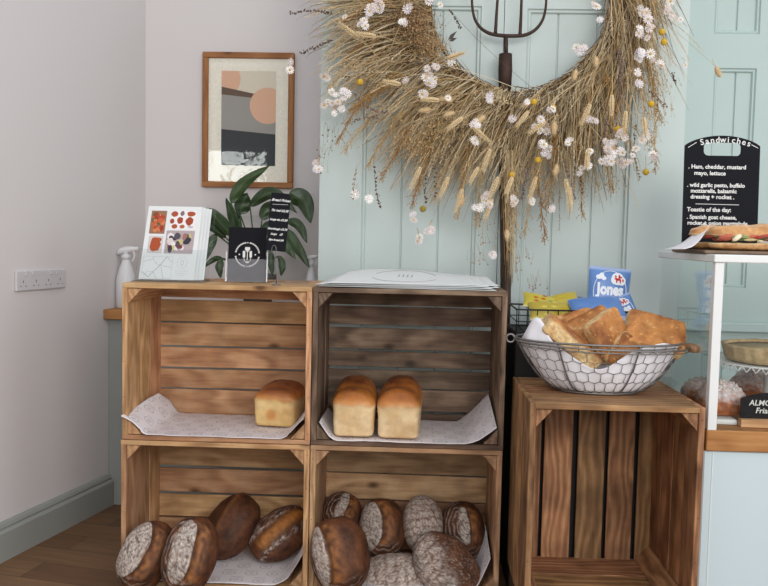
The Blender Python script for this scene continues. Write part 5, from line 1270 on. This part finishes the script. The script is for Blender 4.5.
pillow(at(552, 312, 2.345), (1, 0, -.03), (0, .8, .45), .128, .09, .030, M['shiny'], (188, 170, 70), 'snack_packet', 'yellow snack packet lying at the front left of the wire tray', 'snack packet', 'yellow snack packets in the wire tray', ydeco((188, 160, 50), (214, 200, 100)), 5)
pillow(at(541, 303, 2.41), (1, 0, -.22), (.1, .8, .40), .105, .08, .026, M['shiny'], (198, 184, 70), 'snack_packet', 'yellow and green snack packet behind the front left one', 'snack packet', 'yellow snack packets in the wire tray', ydeco((120, 160, 60), (190, 90, 50)), 6)
pillow(at(563, 301, 2.43), (1, 0, .25), (-.1, .8, .40), .09, .07, .024, M['shiny'], (196, 178, 66), 'snack_packet', 'yellow snack packet tipped up beside the dark blue packet', 'snack packet', 'yellow snack packets in the wire tray', None, 7)

# ------------------------------------------------------------------ glass display case on its counter
CF, CB = 1.97, 2.42; cx0 = at(707.5, 430, CF).x; cx1 = 1.45
zw1, zw0 = at(712, 430.5, CF).z, at(712, 451, CF).z; zt1, zt0 = at(718, 254.5, CF).z, at(718, 262.5, CF).z; pw = at(717, 400, CF).x - at(708, 400, CF).x
root = thing('display_case', 'glass display case with white frame on an oak-topped pale blue counter', 'display case', ((cx0 + cx1) / 2, (CF + CB) / 2, 0))
mbp = panelled('base', cx0 - .006, cx1, .001, zw0 - .0005, CF + .004, CB - CF - .01, [(cx0 + .012, cx1 - .03, -.5, zw0 + .5, [])], M['panel_blue'])
m = MB(); m.box(cx0 - .004, cx1, CF + .006, CB, .001, zw0 - .0005, 'x', (1, 1, 1))
bs = m.build('base_cabinet', M['panel_blue'], root, bevel=.003)
m = MB(); m.box(cx0 + .016, cx0 + .0175, CF + .0048, CF + .0062, .001, zw0 - .001, 'z', (1, 1, 1)); m.build('panel_bead', M['white'], bs)
m = MB(); m.box(cx0 - .002, cx1, CF - .002, CB + .01, zw0, zw1, 'x', (.6, .5, .5)); m.build('counter_top', M['oak'], root, bevel=.002)
for (x, y) in ((cx0, CF), (cx1 - pw, CF), (cx0, CB - pw), (cx1 - pw, CB - pw)):
    m = MB(); m.box(x, x + pw, y, y + pw, zw1 + .0005, zt0 - .0005, 'z', (1, 1, 1))
    if y == CF: m.build('post', M['white'], root, bevel=.001)
m = MB(); m.box(cx0 - .004, cx1, CF - .004, CB, zt0, zt1, 'x', (1, 1, 1)); m.build('top_slab', M['white'], root, bevel=.002)
m = MB(); m.box(cx0 + .002, cx0 + .006, CF + pw, CB, zw1 + .001, zt0 - .001, 'x', (1, 1, 1)); m.build('side_glass', M['glass'], root)
m = MB(); m.box(cx0 + pw, cx1 - pw, CF + .002, CF + .006, zw1 + .001, zt0 - .001, 'x', (1, 1, 1)); m.build('front_glass', M['glass'], root)
# cake stand with a tart
sy = 2.17; sx_ = at(774, 362, sy).x; sr = sx_ - at(712, 360, sy).x; sz = at(750, 361.5, sy).z
root = thing('cake_stand', 'white pedestal cake stand carrying the tart in the glass case', 'cake stand', (sx_, sy, zw1 + .0005))
m = MB(); m.lathe([(.002, sz - zw1 - .004), (sr - .012, sz - zw1 - .004), (sr, sz - zw1 + .001), (sr, sz - zw1 + .004), (sr - .012, sz - zw1 + .001), (.002, sz - zw1)], (sx_, sy, zw1), 64); m.build('plate', M['white'], root)
for i in range(44):
    a = 2 * math.pi * i / 44; m = MB(); m.tube([Vector((sx_ + sr * math.cos(a), sy + sr * math.sin(a), sz + .003)), Vector((sx_ + (sr - .001) * math.cos(a + .07), sy + (sr - .001) * math.sin(a + .07), sz - .012)), Vector((sx_ + sr * math.cos(a + .14), sy + sr * math.sin(a + .14), sz + .003))], .0017, 5); m.build('scallop', M['white'], root)
m = MB(); m.lathe([(.060, 0), (.060, .006), (.030, .020), (.022, .045), (.024, sz - zw1 - .03), (.040, sz - zw1 - .006)], (sx_, sy, zw1 + .0005), 32); m.build('pedestal', M['white'], root)
trr = sx_ - at(725, 345, sy).x
root = thing('open_tart', 'pale shortcrust tart on the white cake stand in the glass case', 'tart', (sx_, sy, sz + .002))
thh = .040
vs = []; rows = []; cols = []; random.seed(5)
for (r, z) in ((.001, .0), (trr - .010, .0), (trr - .004, thh * .3), (trr, thh * .85), (trr + .002, thh), (trr - .008, thh * 1.0), (trr - .011, thh * .84)):
    r_ = [];
    for k in range(97):
        a = 2 * math.pi * k / 96; w = .0016 * math.sin(a * 24) + .002 * noise.noise(Vector((a * 6, z * 40, 0))); r_.append(Vector((sx_ + (r + (w if r > .05 else 0)) * math.cos(a), sy + (r + (w if r > .05 else 0)) * math.sin(a), sz + .0045 + z + (.002 * noise.noise(Vector((a * 8, 3, 0))) if z > thh * .8 else 0))))
        cols.append(mixc(lin((198, 174, 132)), lin((168, 138, 94)), .4 + .9 * noise.noise(Vector((a * 9, z * 90, 0)))))
    rows.append(r_)
m = MB(); m.grid(rows, cols, flip=True); m.build('pastry_shell', M['bread'], root)
m = MB(); m.lathe([(.001, thh * .82), (trr - .012, thh * .80)], (sx_, sy, sz + .0045), 48, lin((206, 184, 136))); m.build('filling', M['bread'], root)
# sugar-dusted pastries on a white platter
random.seed(8)
px0 = at(689, 420, 2.2).x
root = thing('serving_platter', 'white platter under the dusted pastries in the glass case', 'platter', (.92, 2.2, zw1))
m = MB(); m.box(cx0 + .012, at(738, 420, 2.03).x, 2.03, 2.38, zw1 + .001, zw1 + .014, 'x', (1, 1, 1)); m.build('platter_board', M['white'], root, bevel=.004, seg=2)
def pastry(label, px, py, Y, r, hh, seed, zb_):
    random.seed(seed); c = at(px, py, Y); sd = Vector((seed, 1, 2)); vs = []; cs = []; nu, nv = 72, 36
    for i in range(nv + 1):
        th = math.pi * i / nv
        for k in range(nu):
            ph = 2 * math.pi * k / nu; d = Vector((math.sin(th) * math.cos(ph), math.sin(th) * math.sin(ph), math.cos(th)))
            fl = .10 * abs(noise.noise(d * 5 + sd)) + .06 * noise.noise(d * 11 + sd); z = d.z if d.z > -.35 else -.35 - (d.z + .35) * -.1
            p = Vector((d.x * r, d.y * r * .85, (z + .4) * hh / 1.4)) * (1 + fl * (d.z > -.2))
            su = sst(.0, .6, d.z + .5 * noise.noise(d * 7 + sd)) * (.7 + .5 * noise.noise(d * 25 + sd))
            vs.append(Vector((c.x, Y, zb_)) + p); cs.append(mixc(mixc(lin((186, 112, 60)), lin((140, 74, 42)), .4 + noise.noise(d * 4 + sd)), lin((228, 224, 228)), su))
    fs = [(i * nu + k, (i + 1) * nu + k, (i + 1) * nu + (k + 1) % nu, i * nu + (k + 1) % nu) for i in range(nv) for k in range(nu)]
    rt0 = thing('dusted_pastry', label, 'pastry', (c.x, Y, zb_), 'sugar-dusted pastries in the glass case'); mb = MB(); mb.add(vs, fs, cs); mb.build('pastry_body', M['bread'], rt0)
    mb = MB()
    for k in range(60):
        a = random.uniform(0, 6.28); q = math.sqrt(random.random()) * .75; z = math.sqrt(max(0, 1 - q * q)); p = Vector((c.x + q * r * math.cos(a), Y + q * r * .85 * math.sin(a), zb_ + (z + .42) * hh / 1.4 + .001))
        rm = Euler((random.gauss(0, .5), random.gauss(0, .5), random.uniform(0, 6))).to_matrix(); mb.blob(p, .0075, mixc(lin((214, 196, 176)), lin((240, 238, 240)), random.random()), 1, .1, (1, .55, .18), rm)
    o = mb.build('almond_flakes', M['bread'], rt0); o['kind'] = 'stuff'
pastry('dusted almond pastry just right of the white post, nearest the glass', 720, 418, 2.11, .060, .078, 41, zw1 + .0145)
pastry('dusted almond pastry left of the post, seen through the side glass', 701, 405, 2.26, .052, .060, 42, zw1 + .0145)
pastry('dusted almond pastry behind the others under the cake stand', 752, 400, 2.31, .062, .078, 43, zw1 + .0145)
# slate name card of the pastries
f = Face(at(740, 424, 2.02), (1, 0, 0), (.02, .10, 1)); f.o.z = zw1 + .001; root = thing('name_card', 'small black card with chalk writing and wooden foot beside the pastries', 'name card', f.o + Vector((.06, 0, 0)))
m = MB(); m.box(f.o.x - .002, f.o.x + .13, 2.008, 2.028, zw1 + .001, zw1 + .020, 'x', (.9, .5, .5)); m.build('wooden_foot', M['pine'], root, bevel=.001)
m = MB(); P = [(0, .018), (.128, .018), (.128, .084), (.05, .080), (.010, .070), (.002, .066)]
m.add([f.p(x, y, -.003) for x, y in P] + [f.p(x, y, 0) for x, y in P], [tuple(range(6))[::-1], tuple(range(6, 12))] + [(i, (i + 1) % 6, (i + 1) % 6 + 6, i + 6) for i in range(6)], (1, 1, 1), None, False); m.build('card', M['slate'], root)
m = MB(); f.text(m, 'ALMOND', .060, .056, .0185, WHT, .0012, bold=.0003, shear=.2); f.text(m, 'Friands', .062, .038, .0185, WHT, .0012, bold=.0003, shear=.2); f.disc(m, .078, .025, .003, .003, WHT, .0012, 6); m.build('chalk_writing', M['chalk'], root)

# ------------------------------------------------------------------ on top of the case
TT = zt1 + .0006
bY = 2.10; root_x = at(690, 249, bY).x
m = MB(); m.box(at(681, 249, 2.2).x, 1.25, 2.02, 2.28, TT, TT + .008, 'x', (.3, .5, .5)); tag(m.build('serving_board', M['oldpine'], None, bevel=.002), 'thin brown wooden board under the baguettes on the case', 'board')
BT = TT + .0085
def sandwich(label, x0, x1, y, rz, seed, hk=1.0):
    random.seed(seed); L = x1 - x0; cx = (x0 + x1) / 2; rm = Matrix.Rotation(R(rz), 3, 'Z'); rt0 = thing('baguette_sandwich', label, 'sandwich', (cx, y, BT), 'filled baguettes on the display case'); sd = Vector((seed, 0, 0))
    def half(z0, z1, topside):
        vs = []; cs = []; nl, nc = 60, 30
        for i in range(nl + 1):
            l = i / nl; tp = (1 - abs(2 * l - 1) ** 4) ** .5
            for k in range(nc):
                a = 2 * math.pi * k / nc; yy = math.cos(a); zz = math.sin(a); yy = math.copysign(abs(yy) ** .85, yy)
                zz = (max(zz, -.3) if topside else (min(zz, .35) if zz > 0 else -abs(zz) ** .6))
                q = Vector(((l - .5) * L, yy * .036 * (.3 + .7 * tp), 0)); zc = (z0 + z1) / 2; q.z = zc + zz * (z1 - z0) / 2 * (.45 + .55 * tp)
                q += Vector((0, .6, 1)) * (.007 * noise.noise(Vector((l * 5, a * .4, seed))) + .003 * noise.noise(Vector((l * 16, a, seed)))) * (1 if topside and zz > 0 else .35); q.z = max(q.z, .0)
                g = fbm(q * 40 + sd, 3); c = mixc(lin((212, 166, 112)), lin((172, 116, 70)), .4 + 1.3 * g)
                if topside: c = mixc(c, lin((236, 220, 196)), .5 * sst(.5, 1, zz) * sst(-.1, .3, g + .05))
                if (topside and zz < -.1) or (not topside and zz > .1): c = mixc(c, lin((232, 206, 160)), .8)
                vs.append(Vector((cx, y, BT)) + rm @ q); cs.append(c)
        fs = [(i * nc + k, i * nc + (k + 1) % nc, (i + 1) * nc + (k + 1) % nc, (i + 1) * nc + k) for i in range(nl) for k in range(nc)] + [tuple(range(nc))[::-1], tuple(nl * nc + k for k in range(nc))]
        mb = MB(); mb.add(vs, fs, cs); mb.build('top_bread' if topside else 'bottom_bread', M['bread'], rt0)
    half(0, .028 * hk, False); half(.018 * hk, .064 * hk, True)
    for nm, n, cols, rr, sc in (('lettuce_leaf', 12, [(108, 116, 64), (76, 86, 48), (140, 146, 96), (190, 170, 120)], .015, (1.3, .7, .25)), ('tomato_slice', 5, [(186, 96, 78), (170, 76, 62)], .022, (1, .5, .22)), ('cheese_piece', 4, [(232, 220, 190)], .013, (1, .6, .5)), ('olive', 4, [(52, 44, 34)], .007, (1, 1, .9))):
        for k in range(n):
            q = Vector(((random.random() - .5) * L * (.86 if seed == 51 else .6), -.030 - random.random() * .010, (.0295 + random.uniform(-.003, .005)) * hk)); mb = MB()
            mb.blob(Vector((cx, y, BT)) + rm @ q, rr, lin(random.choice(cols)), 2, .07, sc, Euler((random.gauss(0, .3), random.gauss(0, .25), random.gauss(0, .3))).to_matrix()); mb.build(nm, M['matt'], rt0)
sandwich('front filled baguette with red tomato showing, on the display case', at(711, 240, 2.07).x, at(711, 240, 2.07).x + .25, 2.075, -2, 51, .98)
sandwich('filled baguette end sticking out to the left behind the front one', at(690, 240, 2.16).x, at(690, 240, 2.16).x + .20, 2.165, 3, 52, .98)
# parchment corner
random.seed(2); P0, P1, P2, P3_ = at(662, 249.5, 2.16), at(684, 249, 2.05), at(709, 226, 2.14), at(704, 222.5, 2.17)
rows = []
for i in range(13):
    t = i / 12; a_ = Vector(P0).lerp(P3_, t); b_ = Vector(P1).lerp(P2, t); rr = []
    for j in range(7):
        q = a_.lerp(b_, j / 6) + Vector((0, -.006, -.014)) * math.sin(math.pi * t) ** 1; q.z = max(q.z, TT + .0016) + .002 * noise.noise(Vector((i * .5, j * .6, 0))) * t; rr.append(q)
    rows.append(rr)
m = MB(); m.grid(rows); tag(m.build('parchment_sheet', M['napkin'], None, solid=.0005), 'white paper corner curling up at the left of the baguettes', 'paper')
# sandwich blackboard
sY = 2.31; q0, q1 = at(682, 248, sY), at(757, 250, sY); q0.z = TT; sw = q1.x - q0.x
xt0, xt1 = at(688, 144.5, sY), at(763.5, 147, sY)
upv = Vector((0, .012, xt0.z - q0.z)); f = Face(q0, (1, 0, 0), upv); sw = (xt1.x - xt0.x); hh = (xt0 - q0).dot(f.u); arch = .027
root = thing('menu_blackboard', 'black arched board with chalked sandwich menu and handle slot', 'menu board', (q0.x + sw / 2, sY, TT))
def outline(): 
    P = [(0, 0), (sw, 0), (sw, hh)]
    for i in range(1, 24):
        t = i / 24; P.append((sw * (1 - t), hh + arch * (1 - (2 * t - 1) ** 2) ** .8))
    P.append((0, hh)); return P
ho_y0, ho_y1 = hh + arch - .0535, hh + arch - .0180; hx0, hx1 = sw * .25, sw * .75
def hole():
    r = .012; P = []
    for (cx, cy, a0) in ((hx1 - r, ho_y1 - r, 0), (hx0 + r, ho_y1 - r, 90), (hx0 + r, ho_y0 + r, 180), (hx1 - r, ho_y0 + r, 270)):
        for k in range(6): P.append((cx + r * math.cos(R(a0 + k * 18)), cy + r * math.sin(R(a0 + k * 18))))
    return P
bm = bmesh.new(); eds = []
for loop in (outline(), hole()):
    vv = [bm.verts.new((x, y, 0)) for x, y in loop]; eds += [bm.edges.new((vv[i], vv[(i + 1) % len(vv)])) for i in range(len(vv))]
bmesh.ops.triangle_fill(bm, use_beauty=True, use_dissolve=False, edges=eds)
bmesh.ops.recalc_face_normals(bm, faces=bm.faces[:])
rg = bmesh.ops.extrude_face_region(bm, geom=bm.faces[:])
for v in rg['geom']:
    if isinstance(v, bmesh.types.BMVert): v.co.z -= .006
bmesh.ops.recalc_face_normals(bm, faces=bm.faces[:])
bm.verts.index_update(); m = MB(); m.add([f.p(v.co.x, v.co.y, v.co.z) for v in bm.verts], [tuple(v.index for v in fc.verts) for fc in bm.faces], (1, 1, 1), None, False); bm.free()
m.build('board', M['slate'], root)
k = .0001
def TX(zx): return (zx - 45) / 400 * sw * 1.0   # from the 522-px zoom of the board
def line_(mb, s_, x, y, size): f.text(mb, s_, sw * x, hh * y, size, WHT, .0010, align='LEFT', bold=.00045, wob=.0008)
m = MB(); f.arctext(m, 'Sandwiches', sw * .52, hh + arch - .0115 - .235, .235, .0225, 104.5, 74, WHT, .001, bold=.0003)
f.line(m, [(sw * .04, hh - .006), (sw * .15, hh + .008)], .0016, WHT, .001); f.line(m, [(sw * .88, hh + .004), (sw * .97, hh - .005)], .0016, WHT, .001)
m.build('chalk_title', M['chalk'], root)
m = MB()
for s_, x, y, sz_ in (('. Ham, cheddar, mustard', .05, .800, .0152), ('mayo, lettuce', .13, .740, .0152), ('. wild garlic pesto, buffalo', .04, .628, .0148), ('mozzarella, balsamic', .09, .574, .0148), ('dressing + rocket .', .09, .518, .0152), ('Toastie of the day:', .05, .398, .0154), ('. Spanish goat cheese,', .05, .328, .0150), ('rocket + onion marmalade', .06, .272, .0146)):
    m = MB(); line_(m, s_, x, y, sz_); m.build('chalk_line', M['chalk'], root)
m = MB(); f.line(m, [(sw * .16, hh * .452), (sw * .74, hh * .449)], .0014, WHT, .001); m.build('chalk_rule', M['chalk'], root)
